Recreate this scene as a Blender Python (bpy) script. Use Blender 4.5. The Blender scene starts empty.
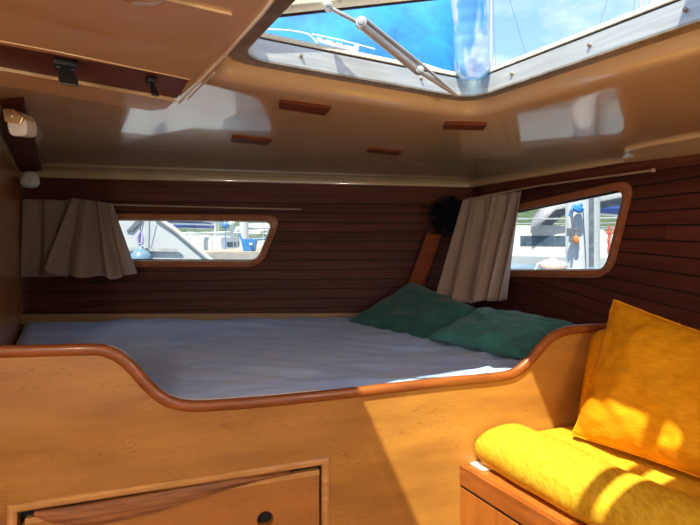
import bpy, math, random
from mathutils import Vector, noise
random.seed(7)
S = bpy.context.scene
COL = S.collection
PI = math.pi

# ------------------------------------------------------------------ camera, world, sun, exposure
F = 510.0; CX = 350.0; HY = 238.0          # focal length in px, centre column, horizon row
EYE = 1.1                                   # eye height over the cabin sole
cam_d = bpy.data.cameras.new('camera'); cam = bpy.data.objects.new('camera', cam_d); COL.objects.link(cam)
cam.location = (0, 0, EYE); cam.rotation_euler = (PI/2, 0, 0)
cam_d.sensor_width = 36; cam_d.lens = 36*F/700; cam_d.shift_y = -(262.5-HY)/700
cam_d.clip_start = 0.02; cam_d.clip_end = 500
S.camera = cam
S.view_settings.view_transform = 'Standard'; S.view_settings.look = 'None'
S.view_settings.gamma = 1; S.view_settings.use_curve_mapping = False
S.view_settings.exposure = 0.92

def world():
    w = bpy.data.worlds.new('sky'); S.world = w; w.use_nodes = True
    n = w.node_tree.nodes; l = w.node_tree.links; n.clear()
    out = n.new('ShaderNodeOutputWorld'); bg = n.new('ShaderNodeBackground')
    tc = n.new('ShaderNodeTexCoord'); sep = n.new('ShaderNodeSeparateXYZ')
    l.new(tc.outputs['Generated'], sep.inputs[0])
    grad = n.new('ShaderNodeValToRGB'); e = grad.color_ramp.elements
    e[0].position = 0.44; e[0].color = (.30, .32, .30, 1)
    e[1].position = 1.0; e[1].color = (.10, .28, .74, 1)
    for p, c in ((0.497, (.34, .38, .38, 1)), (0.503, (.80, .88, .95, 1)), (0.60, (.42, .64, .95, 1)), (0.75, (.20, .44, .88, 1))):
        k = e.new(p); k.color = c
    mr = n.new('ShaderNodeMath'); mr.operation = 'MULTIPLY_ADD'; mr.inputs[1].default_value = .5; mr.inputs[2].default_value = .5
    l.new(sep.outputs[2], mr.inputs[0]); l.new(mr.outputs[0], grad.inputs[0])
    mp = n.new('ShaderNodeMapping'); mp.inputs['Scale'].default_value = (1, 1, 1.9); mp.inputs['Location'].default_value = (3.3, .4, 1.7)
    l.new(tc.outputs['Generated'], mp.inputs[0])
    nz = n.new('ShaderNodeTexNoise'); nz.inputs['Scale'].default_value = 3.1; nz.inputs['Detail'].default_value = 8; nz.inputs['Roughness'].default_value = .58
    l.new(mp.outputs[0], nz.inputs[0])
    cr = n.new('ShaderNodeValToRGB'); ce = cr.color_ramp.elements
    ce[0].position = .40; ce[0].color = (0, 0, 0, 1); ce[1].position = .66; ce[1].color = (1, 1, 1, 1)
    l.new(nz.outputs[0], cr.inputs[0])
    up = n.new('ShaderNodeMath'); up.operation = 'GREATER_THAN'; up.inputs[1].default_value = 0
    l.new(sep.outputs[2], up.inputs[0])
    mu = n.new('ShaderNodeMath'); mu.operation = 'MULTIPLY'; l.new(cr.outputs[0], mu.inputs[0]); l.new(up.outputs[0], mu.inputs[1])
    mx = n.new('ShaderNodeMix'); mx.data_type = 'RGBA'; l.new(mu.outputs[0], mx.inputs[0])
    l.new(grad.outputs[0], mx.inputs[6]); mx.inputs[7].default_value = (.95, .96, 1.0, 1)
    l.new(mx.outputs[2], bg.inputs[0]); bg.inputs[1].default_value = .8
    l.new(bg.outputs[0], out.inputs[0])
world()
sun_d = bpy.data.lights.new('sun', 'SUN'); sun = bpy.data.objects.new('sun', sun_d); COL.objects.link(sun)
sun_d.energy = 5.6; sun_d.angle = math.radians(.8); sun_d.color = (1, .89, .70)
FILL_LAMP = 9.0                                              # watts of each added fill lamp, unseen behind the camera
SUNV = Vector((.228, .494, -1)).normalized()            # travel direction of the sunlight
sun.rotation_euler = SUNV.to_track_quat('-Z', 'Y').to_euler(); sun.location = (0, -1, 5)

# ------------------------------------------------------------------ geometry helpers
# all points are in metres with the eye at (0,0,0); link() lifts them by EYE
def P(px, py, y):
    """point at depth y on the sight line of a photo pixel"""
    return Vector(((px-CX)/F*y, y, (HY-py)/F*y))
def onz(px, py, z):
    return P(px, py, z*F/(HY-py))
class Wall:
    """vertical plane through a with heading d (2D)"""
    def __init__(s, a, b):
        s.a = Vector((a[0], a[1])); s.d = (Vector((b[0], b[1]))-s.a).normalized()
        s.n = Vector((-s.d.y, s.d.x))
        if s.n.dot(-s.a) < 0: s.n = -s.n                 # normal faces the room (the eye)
    def hit(s, px, py, off=0.0):
        r = Vector(((px-CX)/F, 1.0)); a = s.a+s.n*off
        return P(px, py, a.dot(s.n)/r.dot(s.n))
    def uv(s, p): return ((Vector((p.x, p.y))-s.a).dot(s.d), p.z)
    def at(s, u, z, off=0.0):
        q = s.a+s.d*u+s.n*off; return Vector((q.x, q.y, z))
    def n3(s): return Vector((s.n.x, s.n.y, 0))
    def meet(s, o):
        t = (o.a-s.a).dot(o.n)/s.d.dot(o.n); return s.a+s.d*t

class M:
    def __init__(s): s.v = []; s.f = []
    def add(s, vs, fs):
        k = len(s.v); s.v += [Vector(v) for v in vs]; s.f += [tuple(i+k for i in f) for f in fs]; return s
    def prism(s, pts, ex):
        n = len(pts); ex = Vector(ex); pts = [Vector(p) for p in pts]
        s.add(pts+[p+ex for p in pts], [tuple(range(n))[::-1], tuple(range(n, 2*n))]+[(i, (i+1) % n, n+(i+1) % n, n+i) for i in range(n)]); return s
    def box(s, c, hx, hy, hz):
        c = Vector(c); hx = Vector(hx); hy = Vector(hy); hz = Vector(hz)
        return s.prism([c-hx-hy-hz, c+hx-hy-hz, c+hx+hy-hz, c-hx+hy-hz], hz*2)
    def abox(s, a, b):
        a = Vector(a); b = Vector(b); h = (b-a)/2
        return s.box((a+b)/2, (h.x, 0, 0), (0, h.y, 0), (0, 0, h.z))
    def rings(s, rs, closed=True, caps=True, loop=False):
        n = len(rs[0]); vs = [p for r in rs for p in r]; fs = []
        m = len(rs)
        for i in range(m if loop else m-1):
            j2 = (i+1) % m
            for k in range(n if closed else n-1):
                k2 = (k+1) % n
                fs.append((i*n+k, i*n+k2, j2*n+k2, j2*n+k))
        if caps and closed and not loop: fs += [tuple(range(n))[::-1], tuple((m-1)*n+k for k in range(n))]
        return s.add(vs, fs)
    def tube(s, path, r, n=10, caps=True):
        path = [Vector(p) for p in path]; rs = []
        if not isinstance(r, (list, tuple)): r = [r]*len(path)
        up = None
        for i, p in enumerate(path):
            t = (path[min(i+1, len(path)-1)]-path[max(i-1, 0)]).normalized()
            if up is None: up = t.orthogonal().normalized()
            a = (up-t*up.dot(t)).normalized(); up = a; b = t.cross(a)
            rs.append([p+(a*math.cos(2*PI*k/n)+b*math.sin(2*PI*k/n))*r[i] for k in range(n)])
        return s.rings(rs, caps=caps)
    def lathe(s, c, ax, prof, n=24):
        c = Vector(c); ax = Vector(ax).normalized(); a = ax.orthogonal().normalized(); b = ax.cross(a)
        return s.rings([[c+ax*h+(a*math.cos(2*PI*k/n)+b*math.sin(2*PI*k/n))*max(r, 1e-4) for k in range(n)] for r, h in prof])
    def grid(s, f, nu, nv):
        vs = [f(i/(nu-1), j/(nv-1)) for i in range(nu) for j in range(nv)]
        return s.add(vs, [(i*nv+j, (i+1)*nv+j, (i+1)*nv+j+1, i*nv+j+1) for i in range(nu-1) for j in range(nv-1)])

LOC = {}
def link(name, m, mat, parent=None, smooth=None, bevel=0, solid=0, sub=0):
    xs = [v.x for v in m.v]; ys = [v.y for v in m.v]; zs = [v.z for v in m.v]
    o3 = Vector(((min(xs)+max(xs))/2, (min(ys)+max(ys))/2, min(zs)))
    me = bpy.data.meshes.new(name); me.from_pydata([v-o3 for v in m.v], [], m.f); me.update()
    import bmesh
    bm = bmesh.new(); bm.from_mesh(me); bmesh.ops.recalc_face_normals(bm, faces=bm.faces); bm.to_mesh(me); bm.free()
    if mat: me.materials.append(mat)
    o = bpy.data.objects.new(name, me); COL.objects.link(o)
    wl = o3+Vector((0, 0, EYE))
    if parent is not None:
        o.parent = parent; o.location = wl-LOC[parent.name]
    else: o.location = wl
    LOC[o.name] = wl
    if smooth:
        me.shade_smooth(); me.set_sharp_from_angle(angle=math.radians(smooth))
    if solid:
        md = o.modifiers.new('s', 'SOLIDIFY'); md.thickness = solid; md.offset = 0
    if bevel:
        md = o.modifiers.new('b', 'BEVEL'); md.width = bevel; md.segments = 2; md.limit_method = 'ANGLE'; md.angle_limit = math.radians(40)
    if sub:
        md = o.modifiers.new('u', 'SUBSURF'); md.levels = sub; md.render_levels = sub
    return o
def tag(o, label, cat, group=None):
    o['label'] = label; o['category'] = cat
    if group: o['group'] = group
    return o
def thing(name, base, label, cat, group=None):
    o = bpy.data.objects.new(name, None); COL.objects.link(o); o.empty_display_size = .05
    o.location = Vector(base)+Vector((0, 0, EYE)); LOC[o.name] = Vector(o.location)
    return tag(o, label, cat, group)
def struct(o): o['kind'] = 'structure'; return o

def clip(poly, a, b, keep_left):
    """2D half-plane clip"""
    out = []; n = len(poly)
    def side(p): 
        v = (b[0]-a[0])*(p[1]-a[1])-(b[1]-a[1])*(p[0]-a[0]); return v if keep_left else -v
    for i in range(n):
        p, q = poly[i], poly[(i+1) % n]; sp, sq = side(p), side(q)
        if sp >= 0: out.append(p)
        if (sp > 0 > sq) or (sp < 0 < sq):
            t = sp/(sp-sq); out.append((p[0]+(q[0]-p[0])*t, p[1]+(q[1]-p[1])*t))
    return out
def area(p): return sum(p[i][0]*p[(i+1) % len(p)][1]-p[(i+1) % len(p)][0]*p[i][1] for i in range(len(p)))/2
def minus(poly, hole):
    """polygon minus convex hole -> convex pieces"""
    if area(hole) < 0: hole = hole[::-1]
    cur = poly; out = []
    for i in range(len(hole)):
        a, b = hole[i], hole[(i+1) % len(hole)]
        o = clip(cur, a, b, False)
        if len(o) > 2 and abs(area(o)) > 1e-7: out.append(o)
        cur = clip(cur, a, b, True)
        if len(cur) < 3: break
    return out
def rounded(pts, r, n=5):
    out = []; m = len(pts)
    for i in range(m):
        p = Vector(pts[i]); a = Vector(pts[i-1]); b = Vector(pts[(i+1) % m])
        rr = r[i] if isinstance(r, (list, tuple)) else r
        d1 = (a-p).normalized(); d2 = (b-p).normalized(); rr = min(rr, (a-p).length*.48, (b-p).length*.48)
        for k in range(n+1):
            t = k/n; out.append((p+d1*rr)*(1-t)**2+p*2*t*(1-t)+(p+d2*rr)*t*t)
    return out
def offset_poly(pts, d):
    """grow a 2D polygon about its outline by d"""
    m = len(pts); s = 1 if area(pts) > 0 else -1; out = []
    for i in range(m):
        p = Vector(pts[i]); a = (p-Vector(pts[i-1])).normalized(); b = (Vector(pts[(i+1) % m])-p).normalized()
        na = Vector((a.y, -a.x))*s; nb = Vector((b.y, -b.x))*s; t = (na+nb)
        t = t/max(t.length_squared/2, .3); out.append(p+t*d)
    return out

# ------------------------------------------------------------------ materials
def base_mat(name, rough=.5, coat=0, spec=.5, metal=0):
    m = bpy.data.materials.new(name); m.use_nodes = True
    b = m.node_tree.nodes['Principled BSDF']
    b.inputs['Roughness'].default_value = rough; b.inputs['Metallic'].default_value = metal
    b.inputs['Coat Weight'].default_value = coat; b.inputs['Coat Roughness'].default_value = .12
    b.inputs['Specular IOR Level'].default_value = spec
    return m, b, m.node_tree.nodes, m.node_tree.links
def noisy(name, c1, c2, scale=(8, 8, 8), ns=4, detail=5, rough=.5, coat=0, bump=0, bscale=None, metal=0, spec=.5, lo=.35, hi=.65, rnd=0, sheen=0, dist=.001, distort=0, coord='Object', croug=.12):
    m, b, n, l = base_mat(name, rough, coat, spec, metal)
    b.inputs['Coat Roughness'].default_value = croug
    tc = n.new('ShaderNodeTexCoord'); mp = n.new('ShaderNodeMapping'); mp.inputs['Scale'].default_value = scale
    l.new(tc.outputs[coord], mp.inputs[0])
    vec = mp.outputs[0]
    oi = n.new('ShaderNodeObjectInfo')
    if rnd:
        ad = n.new('ShaderNodeVectorMath'); ad.operation = 'ADD'
        sc = n.new('ShaderNodeVectorMath'); sc.operation = 'SCALE'; sc.inputs[0].default_value = (37, 11, 23)
        l.new(oi.outputs['Random'], sc.inputs['Scale']); l.new(vec, ad.inputs[0]); l.new(sc.outputs[0], ad.inputs[1]); vec = ad.outputs[0]
    nz = n.new('ShaderNodeTexNoise'); nz.inputs['Scale'].default_value = ns; nz.inputs['Detail'].default_value = detail; nz.inputs['Roughness'].default_value = .6
    nz.inputs['Distortion'].default_value = distort
    l.new(vec, nz.inputs[0])
    cr = n.new('ShaderNodeValToRGB'); e = cr.color_ramp.elements
    e[0].position = lo; e[0].color = (*c1, 1); e[1].position = hi; e[1].color = (*c2, 1)
    l.new(nz.outputs[0], cr.inputs[0]); col = cr.outputs[0]
    if rnd:
        hs = n.new('ShaderNodeHueSaturation'); ma = n.new('ShaderNodeMapRange')
        ma.inputs[3].default_value = 1-rnd; ma.inputs[4].default_value = 1+rnd
        l.new(oi.outputs['Random'], ma.inputs[0]); l.new(ma.outputs[0], hs.inputs['Value']); l.new(col, hs.inputs['Color']); col = hs.outputs[0]
    l.new(col, b.inputs['Base Color'])
    if sheen: b.inputs['Sheen Weight'].default_value = sheen
    if bump:
        bn = n.new('ShaderNodeBump'); bn.inputs['Strength'].default_value = bump; bn.inputs['Distance'].default_value = dist
        if bscale:
            mp2 = n.new('ShaderNodeMapping'); mp2.inputs['Scale'].default_value = bscale; l.new(tc.outputs[coord], mp2.inputs[0])
            n2 = n.new('ShaderNodeTexNoise'); n2.inputs['Scale'].default_value = 1; n2.inputs['Detail'].default_value = 4; l.new(mp2.outputs[0], n2.inputs[0]); l.new(n2.outputs[0], bn.inputs['Height'])
        else: l.new(nz.outputs[0], bn.inputs['Height'])
        l.new(bn.outputs[0], b.inputs['Normal'])
    return m
def flecked(name, c1, c2, cd, rough=.4, coat=.35):
    """honey plywood with short dark pores and soft figure"""
    m, b, n, l = base_mat(name, rough, coat)
    tc = n.new('ShaderNodeTexCoord')
    def nt(scale, ns, detail, lo, hi):
        mp = n.new('ShaderNodeMapping'); mp.inputs['Scale'].default_value = scale; l.new(tc.outputs['Object'], mp.inputs[0])
        z = n.new('ShaderNodeTexNoise'); z.inputs['Scale'].default_value = ns; z.inputs['Detail'].default_value = detail; l.new(mp.outputs[0], z.inputs[0])
        r = n.new('ShaderNodeMapRange'); r.inputs[1].default_value = lo; r.inputs[2].default_value = hi; l.new(z.outputs[0], r.inputs[0]); return r.outputs[0]
    big = nt((2.2, 2.2, 9), 1.6, 4, .3, .7)
    fl = nt((34, 34, 190), 1.6, 2, .60, .68)
    patch = nt((3.2, 3.2, 9), 1.5, 3, .40, .66)
    a = n.new('ShaderNodeMix'); a.data_type = 'RGBA'; a.inputs[6].default_value = (*c1, 1); a.inputs[7].default_value = (*c2, 1); l.new(big, a.inputs[0])
    mu = n.new('ShaderNodeMath'); mu.operation = 'MULTIPLY'; l.new(fl, mu.inputs[0]); l.new(patch, mu.inputs[1])
    mu2 = n.new('ShaderNodeMath'); mu2.operation = 'MULTIPLY'; mu2.inputs[1].default_value = .6; l.new(mu.outputs[0], mu2.inputs[0])
    c = n.new('ShaderNodeMix'); c.data_type = 'RGBA'; l.new(mu2.outputs[0], c.inputs[0]); l.new(a.outputs[2], c.inputs[6]); c.inputs[7].default_value = (*cd, 1)
    l.new(c.outputs[2], b.inputs['Base Color'])
    return m
def glass(name, tint=(.95, .97, .98), g=.06):
    m = bpy.data.materials.new(name); m.use_nodes = True; n = m.node_tree.nodes; l = m.node_tree.links; n.clear()
    o = n.new('ShaderNodeOutputMaterial'); t = n.new('ShaderNodeBsdfTransparent'); t.inputs[0].default_value = (*tint, 1)
    gl = n.new('ShaderNodeBsdfGlossy'); gl.inputs['Roughness'].default_value = .03
    fr0 = n.new('ShaderNodeLayerWeight'); fr1 = n.new('ShaderNodeMath'); fr1.operation = 'POWER'; fr1.inputs[1].default_value = 4; l.new(fr0.outputs['Facing'], fr1.inputs[0]); fr = n.new('ShaderNodeMath'); fr.operation = 'MULTIPLY_ADD'; fr.inputs[1].default_value = .7; fr.inputs[2].default_value = .03; l.new(fr1.outputs[0], fr.inputs[0])
    mx = n.new('ShaderNodeMixShader'); l.new(fr.outputs[0], mx.inputs[0]); l.new(t.outputs[0], mx.inputs[1]); l.new(gl.outputs[0], mx.inputs[2]); l.new(mx.outputs[0], o.inputs[0])
    return m
WX = (1.2, 1.2, 26)       # grain along the horizontal
MT = dict(
    plank=noisy('dark mahogany plank', (.085, .022, .014), (.145, .038, .024), WX, 2.0, 4, rough=.55, spec=.25, rnd=.2),
    maho=noisy('mahogany', (.085, .022, .012), (.17, .045, .024), WX, 2.5, 5, rough=.5, coat=.05, spec=.3, rnd=.08),
    red=noisy('red brown varnished mahogany', (.24, .066, .012), (.38, .112, .019), (4, 4, 22), 2.2, 5, rough=.38, coat=.18, rnd=.06),
    plug=noisy('dark wood plug', (.13, .030, .010), (.20, .052, .016), (4, 4, 22), 2.2, 5, rough=.6, spec=.15),
    knee=noisy('matt red wood', (.20, .045, .014), (.28, .065, .02), (4, 4, 22), 2.2, 5, rough=.7, spec=.1),
    frame=noisy('varnished window wood', (.34, .115, .045), (.48, .17, .07), (5, 5, 14), 2.4, 5, rough=.5, coat=.1),
    sidewall=noisy('amber veneer', (.50, .20, .06), (.66, .28, .09), (9, 9, 1.0), 2.0, 5, rough=.3, coat=.5),
    ply=flecked('honey plywood', (.35, .150, .027), (.57, .270, .046), (.16, .05, .012)),
    drawer=flecked('drawer plywood', (.42, .165, .030), (.56, .235, .042), (.16, .05, .012)),
    mould=noisy('honey moulding', (.54, .27, .075), (.74, .40, .13), (6, 6, 30), 2, 4, rough=.35, coat=.4),
    strip=noisy('worn red strip', (.17, .052, .014), (.42, .17, .05), (3, 3, 60), 2, 5, rough=.6, coat=.05, bump=.3),
    settee=noisy('orange settee wood', (.36, .105, .016), (.50, .16, .024), (14, 14, 1.2), 2, 4, rough=.4, coat=.15),
    gel=noisy('cream gelcoat', (.66, .465, .245), (.72, .52, .28), (1, 1, 1), 2.0, 3, rough=.16, coat=.6, spec=.6, bump=.15, bscale=(5, 5, 5), dist=.006, croug=.03),
    white=noisy('white plastic', (.70, .68, .62), (.78, .76, .70), (9, 9, 9), 3, 3, rough=.35),
    cream=noisy('weathered cream rim', (.52, .44, .27), (.80, .76, .60), (30, 30, 30), 2.4, 5, rough=.6, bump=.1, lo=.24, hi=.46),
    alu=noisy('brushed aluminium', (.50, .51, .50), (.62, .63, .62), (4, 4, 60), 2, 3, rough=.42, metal=.55),
    alud=noisy('dull aluminium', (.30, .26, .21), (.46, .41, .34), (10, 10, 10), 2, 3, rough=.4, metal=.6),
    black=noisy('black plastic', (.008, .008, .009), (.016, .016, .018), (9, 9, 9), 3, 2, rough=.35),
    navy=noisy('dark navy plastic', (.004, .005, .010), (.008, .010, .018), (9, 9, 9), 3, 2, rough=.8, spec=.1),
    rubber=noisy('black rubber', (.01, .01, .01), (.025, .022, .02), (9, 9, 9), 3, 2, rough=.8),
    sheet=noisy('pale blue sheet', (.35, .53, .94), (.45, .64, .98), (3, 3, 3), 2, 6, rough=.85, bump=.5, bscale=(60, 160, 60), dist=.0012, sheen=.2),
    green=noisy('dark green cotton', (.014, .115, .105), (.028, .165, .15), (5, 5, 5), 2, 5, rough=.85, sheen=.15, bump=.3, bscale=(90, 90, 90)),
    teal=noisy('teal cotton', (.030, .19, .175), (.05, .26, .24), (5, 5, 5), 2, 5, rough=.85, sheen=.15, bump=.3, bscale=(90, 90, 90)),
    linen=noisy('grey brown linen', (.32, .225, .175), (.44, .32, .26), (160, 160, 160), 2, 3, rough=.9, sheen=.2, bump=.25),
    yellow=noisy('yellow chenille', (.70, .36, .012), (.86, .50, .030), (26, 26, 150), 1.5, 4, rough=.75, spec=.15, bump=.6, dist=.0015, lo=.3, hi=.7),
    roll=noisy('yellow striped chenille', (.56, .30, .010), (.78, .48, .035), (110, 30, 60), 1.4, 4, rough=.75, spec=.15, bump=.6, dist=.0015, lo=.3, hi=.7),
    amber=noisy('amber chenille', (.68, .27, .004), (.84, .37, .007), (30, 30, 190), 1.4, 4, rough=.75, spec=.15, bump=.7, dist=.0016, lo=.3, hi=.7),
    foam=noisy('white foam', (.75, .72, .62), (.85, .83, .74), (40, 40, 40), 2, 3, rough=.9),
    brass=noisy('brass', (.60, .43, .22), (.72, .54, .30), (9, 9, 9), 3, 3, rough=.35, metal=.5),
    rod=noisy('pale rod', (.40, .27, .17), (.52, .37, .25), (3, 3, 30), 2, 3, rough=.4),
    beige=noisy('pale wood strip', (.36, .22, .12), (.46, .30, .17), WX, 2, 4, rough=.5),
    canvas=noisy('bright blue canvas', (.002, .13, .50), (.006, .25, .74), (5, 5, 5), 1.6, 4, rough=.75, bump=.3, bscale=(150, 150, 150)),
    stitch=noisy('white webbing', (.75, .76, .78), (.9, .9, .9), (60, 60, 60), 2, 2, rough=.8),
    floor=noisy('teak floor', (.20, .085, .032), (.32, .14, .055), (26, 1.2, 26), 2, 4, rough=.4, coat=.3, rnd=.1),
    boat=noisy('white hull', (.40, .43, .46), (.48, .51, .53), (1, 1, 1), 2, 4, rough=.3),
    cabin=noisy('warm white deck', (.38, .39, .38), (.47, .47, .45), (1, 1, 1), 2, 4, rough=.4),
    dock=noisy('bleached dock boards', (.26, .23, .18), (.38, .34, .27), (1.5, 18, 1), 2, 4, rough=.85),
    water=noisy('harbour water', (.08, .14, .16), (.12, .20, .22), (1, 1, 1), 1.2, 4, rough=.12, bump=.6, bscale=(3, 5, 3), dist=.05),
    tub=noisy('blue tub', (.02, .16, .45), (.03, .22, .55), (9, 9, 9), 3, 2, rough=.45),
    tealhull=noisy('teal stripe', (.10, .36, .36), (.16, .46, .44), (3, 3, 3), 3, 2, rough=.4),
    bluehull=noisy('slate blue hull', (.12, .22, .30), (.17, .28, .36), (3, 3, 3), 3, 2, rough=.3),
    greycan=noisy('grey canopy', (.30, .32, .34), (.42, .44, .46), (6, 6, 6), 3, 3, rough=.8),
    darkglass=noisy('dark cabin glass', (.03, .05, .07), (.06, .09, .12), (3, 3, 3), 3, 2, rough=.1),
    navycover=noisy('navy sail cover', (.02, .05, .20), (.04, .09, .30), (6, 6, 6), 3, 3, rough=.8),
    leaf=noisy('hillside green', (.03, .065, .03), (.085, .125, .065), (1, 1, 1), 1.1, 8, rough=.9, bump=1, dist=.5),
    concrete=noisy('quay concrete', (.22, .21, .20), (.33, .32, .29), (2, 2, 2), 2, 6, rough=.9),
    orange=noisy('orange plastic', (.75, .20, .03), (.85, .28, .05), (9, 9, 9), 3, 2, rough=.4),
    redpl=noisy('red paint', (.42, .10, .07), (.50, .14, .10), (9, 9, 9), 3, 2, rough=.4),
    buoy=noisy('pale pink fender', (.70, .50, .42), (.80, .62, .52), (9, 9, 9), 3, 2, rough=.4),
    purple=noisy('purple rope', (.20, .16, .50), (.45, .42, .75), (90, 90, 90), 3, 2, rough=.8),
    greyd=noisy('grey anodised', (.14, .15, .17), (.22, .23, .25), (9, 9, 9), 3, 2, rough=.4, metal=.4),
    pane=glass('clear pane'), acryl=glass('tinted acrylic', (.93, .97, .98)), )

# ------------------------------------------------------------------ planes of the cabin
farW = Wall((-1.544, 2.40), (.6475, 2.707))
rightW = Wall((.6475, 2.707), (.6475+.294*2, 2.707-2))
leftW = Wall((-1.544, 2.40), (-1.163, 1.715))
panel = Wall((0, 1.248), (1, 1.248+.291))
LC = leftW.meet(panel); RC = rightW.meet(panel)
FL = leftW.meet(farW); FR = rightW.meet(farW)
ZB = -.37                                    # berth surface at the front
FLOOR = -EYE

# ------------------------------------------------------------------ ceiling: a moulded liner lofted between hatch cut-out and deck edge
zA = .32
A = Vector((-.197, .900)); B = Vector((.279, 1.166)); hu = (B-A).normalized(); hv = Vector((-hu.y, hu.x))
HL = (B-A).length
Cc = B-hv*HL; Dd = A-hv*HL
HC = (A+Cc)/2
def lip_pt(w, px, py, off=.035):
    p = w.hit(px, py, off); return p
lipFL = lip_pt(farW, 22, 177); lipFR = lip_pt(farW, 478, 187.5); lipR1 = lip_pt(rightW, 632, 161); lipR2 = lip_pt(rightW, 700, 152)
lw = rightW.uv(lipR2)[0]
_fo = Wall(farW.at(0, 0, .035).xy, farW.at(1, 0, .035).xy); _ro = Wall(rightW.at(0, 0, .035).xy, rightW.at(1, 0, .035).xy)
_c = _fo.meet(_ro); lipFR = Vector((_c.x, _c.y, lipFR.z))
outer = [lipFL, lipFR, lipR1, lipR2, rightW.at(lw+.9, .235, .035), Vector((1.25, -.75, .24)), Vector((-.95, -.75, .30)), Vector((-.93, .9, .295)), leftW.hit(-40, 100, .03)]
outer[-1].z = .29
def ray_poly(c, ang, poly):
    d = Vector((math.cos(ang), math.sin(ang))); best = None
    for i in range(len(poly)):
        a = poly[i]; b = poly[(i+1) % len(poly)]; e = Vector((b[0]-a[0], b[1]-a[1])); w = Vector((a[0]-c[0], a[1]-c[1]))
        den = d.x*e.y-d.y*e.x
        if abs(den) < 1e-9: continue
        t = (w.x*e.y-w.y*e.x)/den; s = (w.x*d.y-w.y*d.x)/den
        if t > 0 and -1e-6 <= s <= 1+1e-6 and (best is None or t < best[0]): best = (t, i, s)
    return best
HPOLY = rounded([A+(-hu+hv)*.022, B+(hu+hv)*.022, Cc+(hu-hv)*.022, Dd+(-hu-hv)*.022], .05, 6)
HP2 = [(p.x, p.y) for p in HPOLY]
OP2 = [(p.x, p.y) for p in outer]
def ceil_z(t, zo):
    """t = metres from hatch edge fraction 0..1, zo = z of the fascia top"""
    return zo+(zA-.034-zo)*(1-t)**1.1
def ceil_at(ang, r):
    bi = ray_poly(HC, ang, HP2); bo = ray_poly(HC, ang, OP2)
    i, s = bo[1], bo[2]; zl = outer[i].z*(1-s)+outer[(i+1) % len(outer)].z*s
    ri, ro = bi[0], bo[0]; fs = FASV[i]*(1-s)+FASV[(i+1) % len(outer)]*s; return ri, ro, zl, fs
FASV = [.034, .026, .014, .022, .03, .03, .03, .03, .03]
ang_list = [2*PI*k/240 for k in range(240)]
for p in outer+[Vector((q[0], q[1], 0)) for q in HP2]:
    ang_list.append(math.atan2(p.y-HC.y, p.x-HC.x) % (2*PI))
ang_list = sorted(set(round(a, 6) for a in ang_list))
def ceil_height(x, y):
    a = math.atan2(y-HC.y, x-HC.x); r = math.hypot(x-HC.x, y-HC.y); ri, ro, zl, fs = ceil_at(a, r)
    return ceil_z(min(max((r-ri)/(ro-ri), 0), 1), zl+fs)
def build_ceiling():
    m = M(); cols = []
    for a in ang_list:
        d = Vector((math.cos(a), math.sin(a), 0)); ri, ro, zl, fs = ceil_at(a, 0); L = ro-ri; c = Vector((HC.x, HC.y, 0)); zt = zl+fs
        prof = [(ri-.006, zA+.030), (ri-.004, zA+.004), (ri+.003, zA-.006), (ri+.010, zA-.016), (ri+.020, zA-.024), (ri+.032, zA-.0295), (ri+.044, zA-.032)]
        for q in (.06, .12, .2, .3, .4, .5, .6, .7, .8, .88):
            prof.append((ri+.05+(L-.08)*q, ceil_z(q, zt)))
        prof += [(ro-.022, zt-.0005), (ro-.010, zt-fs*.12), (ro-.003, zt-fs*.38), (ro, zt-fs*.7), (ro, zl+.002), (ro+.004, zl), (ro+.07, zl+.001), (ro+.075, zl+.10)]
        cols.append([c+d*r+Vector((0, 0, z)) for r, z in prof])
    m.rings(cols, closed=False, caps=False, loop=True)
    return m
ceiling = struct(link('ceiling', build_ceiling(), MT['gel'], smooth=50))
def on_ceiling(px, py, off=0):
    z = .3
    for _ in range(30):
        p = onz(px, py, z); z = z*.4+.6*(ceil_height(p.x, p.y)-off)
    return onz(px, py, z)
def pad(quad, name='wood_plug'):
    pts = [on_ceiling(x, y, 0) for x, y in quad]
    m = M(); m.prism([p+Vector((0, 0, -.007)) for p in pts], (0, 0, .02)); return link(name, m, MT['plug'], ceiling, bevel=.0015)
for q in ([(280, 99), (331, 106), (325, 113), (279, 106)], [(232, 135), (272, 139), (268, 143.5), (231, 140)],
          [(369, 147), (402, 150), (398, 154), (367, 150.5)], [(446, 121.5), (487, 122.5), (483, 128), (443, 127)]):
    pad(q)
# fascia ledge that starts near the right window
def ledge():
    m = M(); rs = []
    for px, yt, yb in ((626, 148, 162), (664, 140.5, 157), (700, 134, 152.5), (780, 118, 141)):
        a = on_ceiling(px, yt, .0); b = rightW.hit(px, yb, .05); o = rightW.n3(); dn = Vector((0, 0, -.011))
        rs.append([a-dn*3, a+o*.004+dn*.1, a+o*.002+dn*.7, a-o*.006+dn, b+o*.018+Vector((0, 0, .012)), b+o*.003, b-o*.05, b-o*.05+Vector((0, 0, .09))])
    m.rings(rs); return link('ledge', m, MT['gel'], ceiling, smooth=40)
ledge()

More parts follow.
